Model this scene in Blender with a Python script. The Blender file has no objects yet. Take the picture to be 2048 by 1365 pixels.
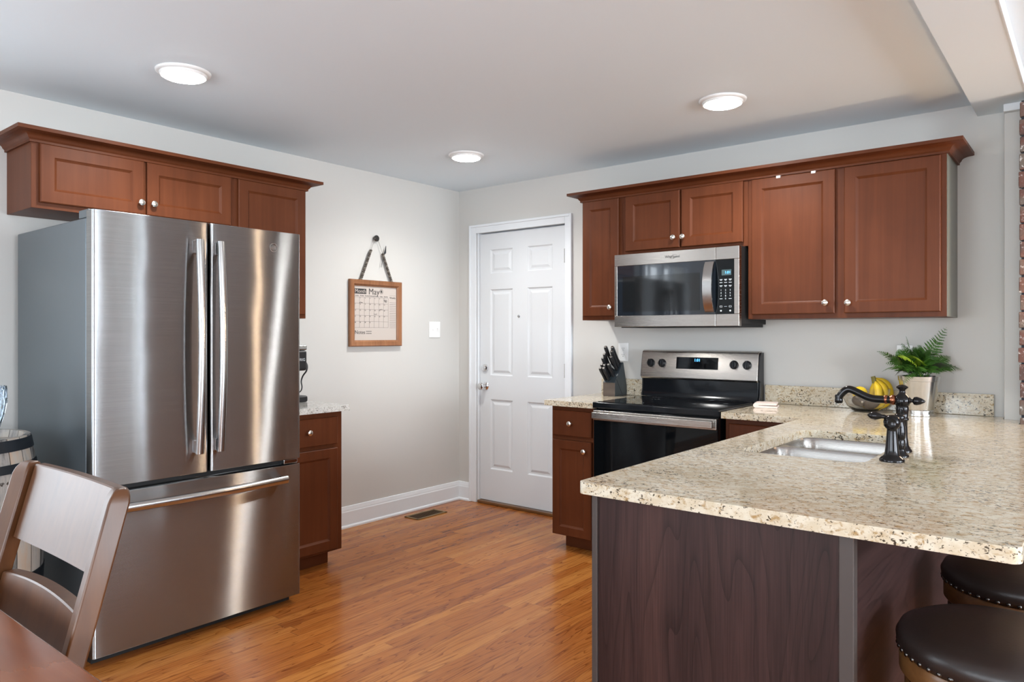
import bpy, bmesh, math, random
from mathutils import Vector, Matrix
random.seed(7)
SC = bpy.context.scene
COL = SC.collection
PI = math.pi

# ------------------------------------------------------------------ camera
F_PX, YAW, HOR = 1452.0, 0.6793, 670.2
cam_d = bpy.data.cameras.new('camera')
cam_d.sensor_width = 36.0
cam_d.lens = F_PX / 2048 * 36.0
cam_d.shift_y = -(682.5 - HOR) / 2048
cam_d.clip_start = 0.05
cam = bpy.data.objects.new('camera', cam_d)
COL.objects.link(cam)
cam.location = (3.956, -4.228, 1.302)
cam.rotation_euler = (PI / 2, 0, YAW)
SC.camera = cam

# ------------------------------------------------------------------ view, sky and daylight
SC.view_settings.view_transform = 'Standard'
SC.view_settings.look = 'None'
SC.view_settings.exposure = 0.06
SC.view_settings.gamma = 1.0
SC.view_settings.use_curve_mapping = False
world = bpy.data.worlds.new('sky')
SC.world = world
world.use_nodes = True
wn = world.node_tree
wbg = wn.nodes['Background']
wbg.inputs['Color'].default_value = (0.80, 0.90, 1.0, 1)
wbg.inputs['Strength'].default_value = 3.0


def day_light(name, loc, target, sx, sy, power, col):
    l = bpy.data.lights.new(name, 'AREA')
    l.shape = 'RECTANGLE'
    l.size, l.size_y = sx, sy
    l.energy = power
    l.color = col
    o = bpy.data.objects.new(name, l)
    COL.objects.link(o)
    o.location = loc
    d = Vector(target) - Vector(loc)
    o.rotation_euler = d.to_track_quat('-Z', 'Y').to_euler()
    return o


# windows of the dining and living rooms (behind the camera and to its right)
XE, YS = 8.6, -7.2           # east wall, south wall
WIN_S = [(0.9, 2.7), (3.5, 5.3)]            # x ranges on the south wall
WIN_E = [(-2.55, -1.0), (-5.2, -3.6)]       # y ranges on the east wall
WIN_W = [(-4.90, -3.85)]                     # y range on the west wall
WIN_N = [(7.62, 8.56)]                       # x range on the back wall, in the living room
WZ0, WZ1 = 0.75, 2.12
COOL = (0.83, 0.92, 1.0)
for a, b in WIN_N:
    day_light('window_daylight', ((a + b) / 2, 0.25, (WZ0 + WZ1) / 2), ((a + b) / 2, -4, 1.3), b - a, WZ1 - WZ0, 150, COOL)
for a, b in WIN_S:
    day_light('window_daylight', ((a + b) / 2, YS - 0.25, (WZ0 + WZ1) / 2), ((a + b) / 2, 0, 1.3), b - a, WZ1 - WZ0, 88, COOL)
for a, b in WIN_E:
    day_light('window_daylight', (XE + 0.25, (a + b) / 2, (WZ0 + WZ1) / 2), (0, (a + b) / 2, 1.3), b - a, WZ1 - WZ0, 215, COOL)
for a, b in WIN_W:
    day_light('window_daylight', (-0.25, (a + b) / 2, (WZ0 + WZ1) / 2), (5, (a + b) / 2, 1.3), b - a, WZ1 - WZ0, 34, COOL)
LAMP_STRENGTH = 70.0          # emission of the recessed ceiling lamps' lenses
LAMP_POWER = 46.0             # and the beam each one throws down


# ------------------------------------------------------------------ material helpers
def new_mat(name):
    m = bpy.data.materials.new(name)
    m.use_nodes = True
    return m, m.node_tree, m.node_tree.nodes['Principled BSDF']


def nd(nt, t, **kw):
    n = nt.nodes.new(t)
    for k, v in kw.items():
        if k in n.inputs:
            n.inputs[k].default_value = v
        else:
            setattr(n, k, v)
    return n


def lk(nt, a, b):
    nt.links.new(a, b)


def c4(c):
    return (c[0], c[1], c[2], 1.0)


def simple(name, col, rough=0.5, metal=0.0, spec=0.5, coat=0.0, noise=0.0, nscale=8.0, bump=0.0, bscale=200.0, emit=None, estr=0.0, trans=0.0, ior=1.45):
    m, nt, b = new_mat(name)
    b.inputs['Base Color'].default_value = c4(col)
    b.inputs['Roughness'].default_value = rough
    b.inputs['Metallic'].default_value = metal
    b.inputs['Specular IOR Level'].default_value = spec
    b.inputs['Coat Weight'].default_value = coat
    b.inputs['Coat Roughness'].default_value = 0.08
    b.inputs['IOR'].default_value = ior
    b.inputs['Transmission Weight'].default_value = trans
    if emit:
        b.inputs['Emission Color'].default_value = c4(emit)
        b.inputs['Emission Strength'].default_value = estr
    tc = nd(nt, 'ShaderNodeTexCoord')
    if noise:
        n = nd(nt, 'ShaderNodeTexNoise', Scale=nscale, Detail=4.0)
        lk(nt, tc.outputs['Object'], n.inputs['Vector'])
        r = nd(nt, 'ShaderNodeMapRange')
        r.inputs['To Min'].default_value = 1 - noise
        r.inputs['To Max'].default_value = 1 + noise
        lk(nt, n.outputs['Fac'], r.inputs['Value'])
        mx = nd(nt, 'ShaderNodeMix', data_type='RGBA', blend_type='MULTIPLY')
        mx.inputs['Factor'].default_value = 1
        mx.inputs['A'].default_value = c4(col)
        mx.inputs[6].default_value = c4(col)
        lk(nt, r.outputs['Result'], mx.inputs[7])
        lk(nt, mx.outputs[2], b.inputs['Base Color'])
    if bump:
        n2 = nd(nt, 'ShaderNodeTexNoise', Scale=bscale, Detail=3.0)
        lk(nt, tc.outputs['Object'], n2.inputs['Vector'])
        bp = nd(nt, 'ShaderNodeBump', Strength=bump, Distance=0.002)
        lk(nt, n2.outputs['Fac'], bp.inputs['Height'])
        lk(nt, bp.outputs['Normal'], b.inputs['Normal'])
    return m


def ramp(nt, stops):
    r = nd(nt, 'ShaderNodeValToRGB')
    e = r.color_ramp.elements
    while len(e) < len(stops):
        e.new(0.5)
    for el, (p, c) in zip(e, stops):
        el.position = p
        el.color = c4(c)
    return r


def wood(name, dark, mid, light, axis='z', rough=0.32, coat=0.25, fine=1.0, contrast=1.0, spec=0.5):
    """Grain runs along `axis` of the object's own coordinates."""
    m, nt, b = new_mat(name)
    tc = nd(nt, 'ShaderNodeTexCoord')
    mp = nd(nt, 'ShaderNodeMapping')
    s = {'x': (0.9, 22, 22), 'y': (22, 0.9, 22), 'z': (22, 22, 0.9)}[axis]
    mp.inputs['Scale'].default_value = [v * fine for v in s]
    lk(nt, tc.outputs['Object'], mp.inputs['Vector'])
    n1 = nd(nt, 'ShaderNodeTexNoise', Scale=1.0, Detail=8.0, Roughness=0.62, Distortion=0.7)
    lk(nt, mp.outputs['Vector'], n1.inputs['Vector'])
    n2 = nd(nt, 'ShaderNodeTexNoise', Scale=3.2, Detail=3.0)
    lk(nt, tc.outputs['Object'], n2.inputs['Vector'])
    mx = nd(nt, 'ShaderNodeMath', operation='MULTIPLY_ADD')
    mx.inputs[1].default_value = 0.45
    lk(nt, n2.outputs['Fac'], mx.inputs[0])
    md = nd(nt, 'ShaderNodeMath', operation='MULTIPLY')
    md.inputs[1].default_value = 0.55
    lk(nt, n1.outputs['Fac'], md.inputs[0])
    lk(nt, md.outputs[0], mx.inputs[2])
    w = 0.22 / contrast
    r = ramp(nt, [(0.5 - w, dark), (0.5, mid), (0.5 + w, light)])
    lk(nt, mx.outputs[0], r.inputs['Fac'])
    lk(nt, r.outputs['Color'], b.inputs['Base Color'])
    b.inputs['Roughness'].default_value = rough
    b.inputs['Specular IOR Level'].default_value = spec
    b.inputs['Coat Weight'].default_value = coat
    b.inputs['Coat Roughness'].default_value = 0.18
    bp = nd(nt, 'ShaderNodeBump', Strength=0.12, Distance=0.001)
    lk(nt, n1.outputs['Fac'], bp.inputs['Height'])
    lk(nt, bp.outputs['Normal'], b.inputs['Normal'])
    return m


def cathedral(name, axis):
    """printed walnut laminate: broad tone bands, arched growth lines, fine pores"""
    m, nt, b = new_mat(name)
    tc = nd(nt, 'ShaderNodeTexCoord')

    def noise(sa, sl, det, dis=0.0):
        mp = nd(nt, 'ShaderNodeMapping')
        mp.inputs['Scale'].default_value = {'z': (sa, sa, sl), 'y': (sa, sl, sa)}[axis]
        lk(nt, tc.outputs['Object'], mp.inputs['Vector'])
        n = nd(nt, 'ShaderNodeTexNoise', Scale=1.0, Detail=det, Distortion=dis)
        lk(nt, mp.outputs['Vector'], n.inputs['Vector'])
        return n.outputs['Fac']

    def mth(op, a, v):
        n = nd(nt, 'ShaderNodeMath', operation=op)
        lk(nt, a, n.inputs[0])
        n.inputs[1].default_value = v
        return n.outputs[0]
    rings = mth('FRACT', mth('MULTIPLY', noise(5.5, 0.75, 2.0, 0.3), 15.0), 0)
    line = mth('POWER', rings, 7.0)
    tone = noise(9, 0.25, 2.0)
    fine = noise(260, 6, 3.0)
    r = ramp(nt, [(0.36, (0.024, 0.0105, 0.0095)), (0.5, (0.036, 0.0165, 0.0150)), (0.66, (0.052, 0.0235, 0.0200))])
    lk(nt, tone, r.inputs['Fac'])
    mx = nd(nt, 'ShaderNodeMix', data_type='RGBA', blend_type='MULTIPLY')
    lk(nt, mth('MULTIPLY', line, 0.75), mx.inputs['Factor'])
    lk(nt, r.outputs['Color'], mx.inputs[6])
    mx.inputs[7].default_value = (0.35, 0.33, 0.33, 1)
    mr = nd(nt, 'ShaderNodeMapRange')
    mr.inputs['From Min'].default_value = 0.35
    mr.inputs['From Max'].default_value = 0.7
    mr.inputs['To Min'].default_value = 0.78
    mr.inputs['To Max'].default_value = 1.25
    lk(nt, fine, mr.inputs['Value'])
    m2 = nd(nt, 'ShaderNodeMix', data_type='RGBA', blend_type='MULTIPLY')
    m2.inputs['Factor'].default_value = 1.0
    lk(nt, mx.outputs[2], m2.inputs[6])
    lk(nt, mr.outputs['Result'], m2.inputs[7])
    lk(nt, m2.outputs[2], b.inputs['Base Color'])
    b.inputs['Roughness'].default_value = 0.42
    b.inputs['Specular IOR Level'].default_value = 0.3
    return m


def steel(name, col, rough=0.3, aniso=0.75, wobble=0.0, streak=1.0, rot=0.25, rows=0.0):
    m, nt, b = new_mat(name)
    b.inputs['Metallic'].default_value = 1.0
    b.inputs['Anisotropic'].default_value = aniso
    b.inputs['Anisotropic Rotation'].default_value = rot
    tg = nd(nt, 'ShaderNodeTangent', direction_type='RADIAL', axis='Z')
    lk(nt, tg.outputs['Tangent'], b.inputs['Tangent'])
    tc = nd(nt, 'ShaderNodeTexCoord')
    mp = nd(nt, 'ShaderNodeMapping')
    mp.inputs['Scale'].default_value = (5, 5, 900)
    lk(nt, tc.outputs['Object'], mp.inputs['Vector'])
    n = nd(nt, 'ShaderNodeTexNoise', Scale=1.0, Detail=3.0)
    lk(nt, mp.outputs['Vector'], n.inputs['Vector'])
    r = nd(nt, 'ShaderNodeMapRange')
    r.inputs['To Min'].default_value = rough - 0.05 * streak
    r.inputs['To Max'].default_value = rough + 0.05 * streak
    lk(nt, n.outputs['Fac'], r.inputs['Value'])
    lk(nt, r.outputs['Result'], b.inputs['Roughness'])
    cr = ramp(nt, [(0.3, [v * (1 - 0.05 * streak) for v in col]), (0.7, [min(1, v * (1 + 0.04 * streak)) for v in col])])
    lk(nt, n.outputs['Fac'], cr.inputs['Fac'])
    lk(nt, cr.outputs['Color'], b.inputs['Base Color'])
    if wobble:
        n3 = nd(nt, 'ShaderNodeTexNoise', Scale=2.6, Detail=1.0)
        lk(nt, tc.outputs['Object'], n3.inputs['Vector'])
        bp = nd(nt, 'ShaderNodeBump', Strength=wobble, Distance=0.02)
        lk(nt, n3.outputs['Fac'], bp.inputs['Height'])
        if rows:
            b2 = nd(nt, 'ShaderNodeBump', Strength=rows, Distance=0.0003)
            lk(nt, n.outputs['Fac'], b2.inputs['Height'])
            lk(nt, bp.outputs['Normal'], b2.inputs['Normal'])
            bp = b2
        lk(nt, bp.outputs['Normal'], b.inputs['Normal'])
    return m


def brushed(name, col, rough, aniso):
    """horizontally brushed sheet: reflections smear up and down, and waver a little"""
    m, nt, b = new_mat(name)
    nt.nodes.remove(b)
    g = nd(nt, 'ShaderNodeBsdfAnisotropic')
    lk(nt, g.outputs['BSDF'], nt.nodes['Material Output'].inputs['Surface'])
    g.inputs['Roughness'].default_value = rough
    g.inputs['Anisotropy'].default_value = aniso
    tg = nd(nt, 'ShaderNodeTangent', direction_type='RADIAL', axis='Z')
    lk(nt, tg.outputs['Tangent'], g.inputs['Tangent'])
    tc = nd(nt, 'ShaderNodeTexCoord')
    mp = nd(nt, 'ShaderNodeMapping')
    mp.inputs['Scale'].default_value = (4, 4, 500)
    lk(nt, tc.outputs['Object'], mp.inputs['Vector'])
    n = nd(nt, 'ShaderNodeTexNoise', Scale=1.0, Detail=2.0)
    lk(nt, mp.outputs['Vector'], n.inputs['Vector'])
    cr = ramp(nt, [(0.3, [v * 0.93 for v in col]), (0.7, [v * 1.07 for v in col])])
    lk(nt, n.outputs['Fac'], cr.inputs['Fac'])
    lk(nt, cr.outputs['Color'], g.inputs['Color'])
    mp2 = nd(nt, 'ShaderNodeMapping')
    mp2.inputs['Scale'].default_value = (1.6, 1.6, 1.2)
    lk(nt, tc.outputs['Object'], mp2.inputs['Vector'])
    n3 = nd(nt, 'ShaderNodeTexNoise', Scale=2.0, Detail=1.0)
    lk(nt, mp2.outputs['Vector'], n3.inputs['Vector'])
    bp = nd(nt, 'ShaderNodeBump', Strength=0.10, Distance=0.02)
    lk(nt, n3.outputs['Fac'], bp.inputs['Height'])
    lk(nt, bp.outputs['Normal'], g.inputs['Normal'])
    return m


def granite(name, base_a, base_b, tan, dark, stretch=1.0):
    m, nt, b = new_mat(name)
    tc = nd(nt, 'ShaderNodeTexCoord')
    mp = nd(nt, 'ShaderNodeMapping')
    mp.inputs['Rotation'].default_value = (0, 0, -0.45)
    mp.inputs['Scale'].default_value = (1.0 / stretch, 1.0, 1.0)
    lk(nt, tc.outputs['Object'], mp.inputs['Vector'])

    def noise(sc, det, dis=0.0, ro=0.55):
        n = nd(nt, 'ShaderNodeTexNoise', Scale=sc, Detail=det, Distortion=dis, Roughness=ro)
        lk(nt, mp.outputs['Vector'], n.inputs['Vector'])
        return n

    def mix(fac, a, bcol):
        x = nd(nt, 'ShaderNodeMix', data_type='RGBA')
        lk(nt, fac, x.inputs['Factor'])
        if isinstance(a, tuple):
            x.inputs[6].default_value = c4(a)
        else:
            lk(nt, a, x.inputs[6])
        x.inputs[7].default_value = c4(bcol)
        return x.outputs[2]

    def band(n, lo, hi):
        r = nd(nt, 'ShaderNodeMapRange')
        r.inputs['From Min'].default_value = lo
        r.inputs['From Max'].default_value = hi
        lk(nt, n.outputs['Fac'], r.inputs['Value'])
        return r.outputs['Result']
    col = mix(band(noise(38, 4), 0.42, 0.6), base_a, base_b)
    col = mix(band(noise(75, 5, 0.6), 0.53, 0.68), col, tan)
    big = noise(7, 3)
    fl = noise(135, 3, 0.4, 0.6)
    add = nd(nt, 'ShaderNodeMath', operation='MULTIPLY_ADD')
    add.inputs[1].default_value = 0.30
    lk(nt, big.outputs['Fac'], add.inputs[0])
    lk(nt, fl.outputs['Fac'], add.inputs[2])
    r = nd(nt, 'ShaderNodeMapRange')
    r.inputs['From Min'].default_value = 0.745
    r.inputs['From Max'].default_value = 0.81
    lk(nt, add.outputs[0], r.inputs['Value'])
    col = mix(r.outputs['Result'], col, dark)
    sp = noise(230, 2, 0.0)
    col = mix(band(sp, 0.66, 0.72), col, (0.10, 0.075, 0.05))
    lk(nt, col, b.inputs['Base Color'])
    b.inputs['Roughness'].default_value = 0.09
    b.inputs['Specular IOR Level'].default_value = 0.45
    return m


def floor_mat():
    m, nt, b = new_mat('oak_floor')
    W, L = 0.0575, 1.15
    tc = nd(nt, 'ShaderNodeTexCoord')
    sp = nd(nt, 'ShaderNodeSeparateXYZ')
    lk(nt, tc.outputs['Object'], sp.inputs['Vector'])

    def mth(op, a, v=None, c=None):
        n = nd(nt, 'ShaderNodeMath', operation=op)
        for i, q in enumerate((a, v, c)):
            if q is None:
                continue
            if isinstance(q, (int, float)):
                n.inputs[i].default_value = q
            else:
                lk(nt, q, n.inputs[i])
        return n.outputs[0]
    u = mth('DIVIDE', sp.outputs['X'], W)
    row = mth('FLOOR', u)
    fu = mth('FRACT', u)
    wr = nd(nt, 'ShaderNodeTexWhiteNoise', noise_dimensions='1D')
    lk(nt, row, wr.inputs['W'])
    v = mth('MULTIPLY_ADD', wr.outputs['Value'], 9.7, mth('DIVIDE', sp.outputs['Y'], L))
    seg = mth('FLOOR', v)
    fv = mth('FRACT', v)
    cell = nd(nt, 'ShaderNodeCombineXYZ')
    lk(nt, row, cell.inputs['X'])
    lk(nt, seg, cell.inputs['Y'])
    wc = nd(nt, 'ShaderNodeTexWhiteNoise', noise_dimensions='2D')
    lk(nt, cell.outputs['Vector'], wc.inputs['Vector'])
    # grain, shifted for every board
    gv = nd(nt, 'ShaderNodeCombineXYZ')
    lk(nt, mth('MULTIPLY_ADD', wc.outputs['Value'], 37.0, mth('MULTIPLY', sp.outputs['X'], 13.0)), gv.inputs['X'])
    lk(nt, mth('MULTIPLY_ADD', wc.outputs['Value'], 11.0, mth('MULTIPLY', sp.outputs['Y'], 0.95)), gv.inputs['Y'])
    g1 = nd(nt, 'ShaderNodeTexNoise', Scale=1.0, Detail=2.0, Distortion=0.4)
    lk(nt, gv.outputs['Vector'], g1.inputs['Vector'])
    rings = mth('FRACT', mth('MULTIPLY', g1.outputs['Fac'], 13.0))
    rings = mth('POWER', rings, 5.0)
    pv = nd(nt, 'ShaderNodeCombineXYZ')
    lk(nt, mth('MULTIPLY', sp.outputs['X'], 420.0), pv.inputs['X'])
    lk(nt, mth('MULTIPLY', sp.outputs['Y'], 14.0), pv.inputs['Y'])
    pores = nd(nt, 'ShaderNodeTexNoise', Scale=1.0, Detail=3.0)
    lk(nt, pv.outputs['Vector'], pores.inputs['Vector'])
    tone = ramp(nt, [(0.0, (0.285, 0.085, 0.018)), (0.35, (0.36, 0.116, 0.023)), (0.75, (0.41, 0.143, 0.029)), (1.0, (0.48, 0.19, 0.043))])
    lk(nt, wc.outputs['Value'], tone.inputs['Fac'])
    mx = nd(nt, 'ShaderNodeMix', data_type='RGBA', blend_type='MULTIPLY')
    lk(nt, mth('MULTIPLY', rings, 0.9), mx.inputs['Factor'])
    lk(nt, tone.outputs['Color'], mx.inputs[6])
    mx.inputs[7].default_value = (0.42, 0.27, 0.18, 1)
    mx2 = nd(nt, 'ShaderNodeMix', data_type='RGBA', blend_type='MULTIPLY')
    pr = nd(nt, 'ShaderNodeMapRange')
    pr.inputs['From Min'].default_value = 0.5
    pr.inputs['From Max'].default_value = 0.75
    pr.inputs['To Max'].default_value = 0.6
    lk(nt, pores.outputs['Fac'], pr.inputs['Value'])
    lk(nt, pr.outputs['Result'], mx2.inputs['Factor'])
    lk(nt, mx.outputs[2], mx2.inputs[6])
    mx2.inputs[7].default_value = (0.5, 0.38, 0.28, 1)
    # seams
    e1 = mth('LESS_THAN', mth('MINIMUM', fu, mth('SUBTRACT', 1.0, fu)), 0.016)
    e2 = mth('LESS_THAN', mth('MINIMUM', fv, mth('SUBTRACT', 1.0, fv)), 0.0011)
    ed = mth('MAXIMUM', e1, e2)
    mx3 = nd(nt, 'ShaderNodeMix', data_type='RGBA')
    lk(nt, mth('MULTIPLY', ed, 0.65), mx3.inputs['Factor'])
    lk(nt, mx2.outputs[2], mx3.inputs[6])
    mx3.inputs[7].default_value = (0.10, 0.035, 0.015, 1)
    lk(nt, mx3.outputs[2], b.inputs['Base Color'])
    b.inputs['Roughness'].default_value = 0.25
    b.inputs['Specular IOR Level'].default_value = 0.28
    b.inputs['Coat Weight'].default_value = 0.05
    b.inputs['Coat Roughness'].default_value = 0.12
    bp = nd(nt, 'ShaderNodeBump', Strength=0.12, Distance=0.001)
    lk(nt, mth('SUBTRACT', g1.outputs['Fac'], ed), bp.inputs['Height'])
    lk(nt, bp.outputs['Normal'], b.inputs['Normal'])
    return m


def brick_mat():
    m, nt, b = new_mat('painted_brick')
    tc = nd(nt, 'ShaderNodeTexCoord')
    oi = nd(nt, 'ShaderNodeNewGeometry')
    n = nd(nt, 'ShaderNodeTexNoise', Scale=60.0, Detail=6.0, Roughness=0.75)
    lk(nt, tc.outputs['Object'], n.inputs['Vector'])
    n2 = nd(nt, 'ShaderNodeTexNoise', Scale=7.0, Detail=2.0)
    lk(nt, tc.outputs['Object'], n2.inputs['Vector'])
    r = ramp(nt, [(0.36, (0.055, 0.045, 0.042)), (0.5, (0.125, 0.048, 0.034)), (0.64, (0.13, 0.10, 0.08))])
    lk(nt, n2.outputs['Fac'], r.inputs['Fac'])
    w = nd(nt, 'ShaderNodeMapRange')
    w.inputs['From Min'].default_value = 0.56
    w.inputs['From Max'].default_value = 0.66
    lk(nt, n.outputs['Fac'], w.inputs['Value'])
    mx = nd(nt, 'ShaderNodeMix', data_type='RGBA')
    lk(nt, w.outputs['Result'], mx.inputs['Factor'])
    lk(nt, r.outputs['Color'], mx.inputs[6])
    mx.inputs[7].default_value = (0.62, 0.60, 0.58, 1)
    lk(nt, mx.outputs[2], b.inputs['Base Color'])
    b.inputs['Roughness'].default_value = 0.7
    bp = nd(nt, 'ShaderNodeBump', Strength=0.7, Distance=0.006)
    lk(nt, n.outputs['Fac'], bp.inputs['Height'])
    lk(nt, bp.outputs['Normal'], b.inputs['Normal'])
    return m


def barrel_mat():
    m, nt, b = new_mat('weathered_staves')
    tc = nd(nt, 'ShaderNodeTexCoord')
    sp = nd(nt, 'ShaderNodeSeparateXYZ')
    lk(nt, tc.outputs['Object'], sp.inputs['Vector'])
    at = nd(nt, 'ShaderNodeMath', operation='ARCTAN2')
    lk(nt, sp.outputs['Y'], at.inputs[0])
    lk(nt, sp.outputs['X'], at.inputs[1])
    mu = nd(nt, 'ShaderNodeMath', operation='MULTIPLY')
    mu.inputs[1].default_value = 26 / (2 * PI)
    lk(nt, at.outputs[0], mu.inputs[0])
    fl = nd(nt, 'ShaderNodeMath', operation='FLOOR')
    lk(nt, mu.outputs[0], fl.inputs[0])
    fr = nd(nt, 'ShaderNodeMath', operation='FRACT')
    lk(nt, mu.outputs[0], fr.inputs[0])
    wn_ = nd(nt, 'ShaderNodeTexWhiteNoise', noise_dimensions='1D')
    lk(nt, fl.outputs[0], wn_.inputs['W'])
    mp = nd(nt, 'ShaderNodeMapping')
    mp.inputs['Scale'].default_value = (20, 20, 3)
    lk(nt, tc.outputs['Object'], mp.inputs['Vector'])
    n = nd(nt, 'ShaderNodeTexNoise', Scale=1.0, Detail=7.0, Roughness=0.7)
    lk(nt, mp.outputs['Vector'], n.inputs['Vector'])
    ad = nd(nt, 'ShaderNodeMath', operation='MULTIPLY_ADD')
    ad.inputs[1].default_value = 0.28
    lk(nt, wn_.outputs['Value'], ad.inputs[0])
    lk(nt, n.outputs['Fac'], ad.inputs[2])
    r = ramp(nt, [(0.42, (0.05, 0.045, 0.04)), (0.58, (0.26, 0.245, 0.23)), (0.74, (0.42, 0.37, 0.32)), (0.92, (0.46, 0.33, 0.23))])
    lk(nt, ad.outputs[0], r.inputs['Fac'])
    lt = nd(nt, 'ShaderNodeMath', operation='LESS_THAN')
    lt.inputs[1].default_value = 0.05
    lk(nt, fr.outputs[0], lt.inputs[0])
    mx = nd(nt, 'ShaderNodeMix', data_type='RGBA')
    lk(nt, lt.outputs[0], mx.inputs['Factor'])
    lk(nt, r.outputs['Color'], mx.inputs[6])
    mx.inputs[7].default_value = (0.03, 0.025, 0.02, 1)
    lk(nt, mx.outputs[2], b.inputs['Base Color'])
    b.inputs['Roughness'].default_value = 0.75
    return m


M = {}
M['wall'] = simple('greige_wall_paint', (0.585, 0.572, 0.545), 0.6, bump=0.03, bscale=300)
M['ceiling'] = simple('ceiling_paint', (0.77, 0.86, 0.92), 0.75)
M['trim'] = simple('white_trim_paint', (0.76, 0.785, 0.81), 0.32)
M['door'] = simple('white_door_paint', (0.67, 0.69, 0.71), 0.35)
M['floor'] = floor_mat()
M['cab'] = wood('stained_maple', (0.074, 0.020, 0.0068), (0.102, 0.0285, 0.010), (0.130, 0.0385, 0.014), 'z', 0.42, 0.0, spec=0.16)
M['cabx'] = wood('stained_maple_along_x', (0.074, 0.020, 0.0068), (0.102, 0.0285, 0.010), (0.130, 0.0385, 0.014), 'x', 0.42, 0.0, spec=0.16)
M['caby'] = wood('stained_maple_along_y', (0.074, 0.020, 0.0068), (0.102, 0.0285, 0.010), (0.130, 0.0385, 0.014), 'y', 0.42, 0.0, spec=0.16)
M['cabside'] = simple('grey_laminate_side', (0.15, 0.15, 0.12), 0.3)
M['panel'] = cathedral('dark_walnut_laminate', 'z') if True else wood('x', (0.028, 0.013, 0.012), (0.055, 0.026, 0.023), (0.085, 0.042, 0.036), 'z', 0.42, 0.0, 0.8, 1.3)
M['panely'] = cathedral('dark_walnut_laminate_along_y', 'y') if True else wood('x', (0.028, 0.013, 0.012), (0.055, 0.026, 0.023), (0.085, 0.042, 0.036), 'y', 0.40, 0.0, 0.8, 1.3)
M['strip'] = simple('taupe_edge_strip', (0.062, 0.050, 0.046), 0.38)
M['granite'] = granite('cream_granite', (0.59, 0.505, 0.37), (0.68, 0.62, 0.50), (0.38, 0.25, 0.115), (0.055, 0.042, 0.028), 1.35)
M['granite_cool'] = granite('cool_lit_granite', (0.62, 0.61, 0.57), (0.72, 0.71, 0.68), (0.45, 0.42, 0.36), (0.07, 0.06, 0.05), 1.6)  # cream granite repeated greyer, with the cooler light put into its colour
M['steel'] = brushed('brushed_steel', (0.40, 0.405, 0.41), 0.25, 0.84)
M['steelw'] = steel('bright_brushed_steel', (0.47, 0.44, 0.41), 0.27, 0.6, streak=0.3)
M['steelh'] = simple('handle_steel', (0.50, 0.495, 0.49), 0.24, 1.0)
M['sink'] = steel('sink_steel', (0.34, 0.32, 0.30), 0.28, 0.2)
M['fridge_side'] = simple('dark_grey_metal', (0.11, 0.13, 0.145), 0.34, 0.55, bump=0.05, bscale=500)
M['chrome'] = simple('chrome', (0.72, 0.72, 0.73), 0.12, 1.0)
M['nickel'] = simple('satin_nickel', (0.70, 0.67, 0.62), 0.26, 1.0)
M['black'] = simple('black_enamel', (0.006, 0.007, 0.009), 0.09, 0, 0.35)
M['blackp'] = simple('black_plastic', (0.012, 0.012, 0.014), 0.38)
M['blackm'] = simple('matte_black', (0.012, 0.011, 0.011), 0.6)
M['glassblack'] = simple('black_glass', (0.003, 0.004, 0.005), 0.03, 0, 0.3)
M['mwglass'] = simple('smoked_glass', (0.012, 0.016, 0.022), 0.04, 0, 0.7)
M['mesh'] = simple('oven_window_screen', (0.010, 0.011, 0.012), 0.06)
M['print'] = simple('pale_print', (0.55, 0.58, 0.60), 0.5)
M['printd'] = simple('dark_print', (0.03, 0.03, 0.03), 0.5)
M['lcd'] = simple('display_off', (0.05, 0.085, 0.09), 0.2)
M['glow'] = simple('blue_digits', (0.02, 0.1, 0.3), 0.4, emit=(0.10, 0.45, 1.0), estr=3.0)
M['lens'] = simple('lamp_lens', (0.9, 0.9, 0.9), 0.4, emit=(1.0, 0.985, 0.955), estr=LAMP_STRENGTH)
M['added_lamp'] = simple('added_lamp_shade', (0.9, 0.8, 0.7), 0.5, emit=(1.0, 0.72, 0.48), estr=90.0)  # glow of the added chimney lamp
M['bronze'] = simple('oil_rubbed_bronze', (0.026, 0.025, 0.026), 0.16, 0.8, 0.6)
M['copper'] = simple('worn_copper_edge', (0.30, 0.11, 0.06), 0.25, 1.0)
M['leather'] = simple('dark_brown_leather', (0.022, 0.015, 0.013), 0.34, 0, 0.5, bump=0.12, bscale=160)
M['nail'] = simple('dark_nail_head', (0.12, 0.115, 0.11), 0.22, 1.0)
M['oak'] = wood('honey_wood', (0.085, 0.034, 0.010), (0.145, 0.062, 0.019), (0.21, 0.098, 0.033), 'x', 0.35, 0.2)
M['chair'] = wood('chestnut_wood', (0.052, 0.017, 0.005), (0.085, 0.030, 0.009), (0.122, 0.046, 0.015), 'z', 0.36, 0.0, 1.3, spec=0.5)
M['table'] = wood('cherry_table_wood', (0.15, 0.04, 0.016), (0.23, 0.072, 0.028), (0.31, 0.11, 0.045), 'x', 0.2, 0.6, 0.5)
M['frame'] = wood('calendar_frame_wood', (0.16, 0.06, 0.022), (0.27, 0.112, 0.045), (0.38, 0.18, 0.085), 'z', 0.45, 0.0, 2.0)
M['paper'] = simple('cream_board', (0.52, 0.46, 0.415), 0.25, coat=0.3)
M['bead'] = simple('grey_brown_bead', (0.075, 0.06, 0.048), 0.5)
M['beadl'] = simple('pale_bead', (0.17, 0.15, 0.125), 0.5)
M['twine'] = simple('grey_twine', (0.33, 0.31, 0.28), 0.8)
M['white'] = simple('white_plastic', (0.80, 0.80, 0.79), 0.35)
M['brass'] = simple('antique_brass', (0.32, 0.22, 0.10), 0.4, 0.8)
M['brassd'] = simple('dark_vent_slats', (0.11, 0.065, 0.03), 0.5, 0.5)
M['brick'] = brick_mat()
M['mortar'] = simple('dark_mortar', (0.03, 0.032, 0.04), 0.9)
M['barrel'] = barrel_mat()
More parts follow.
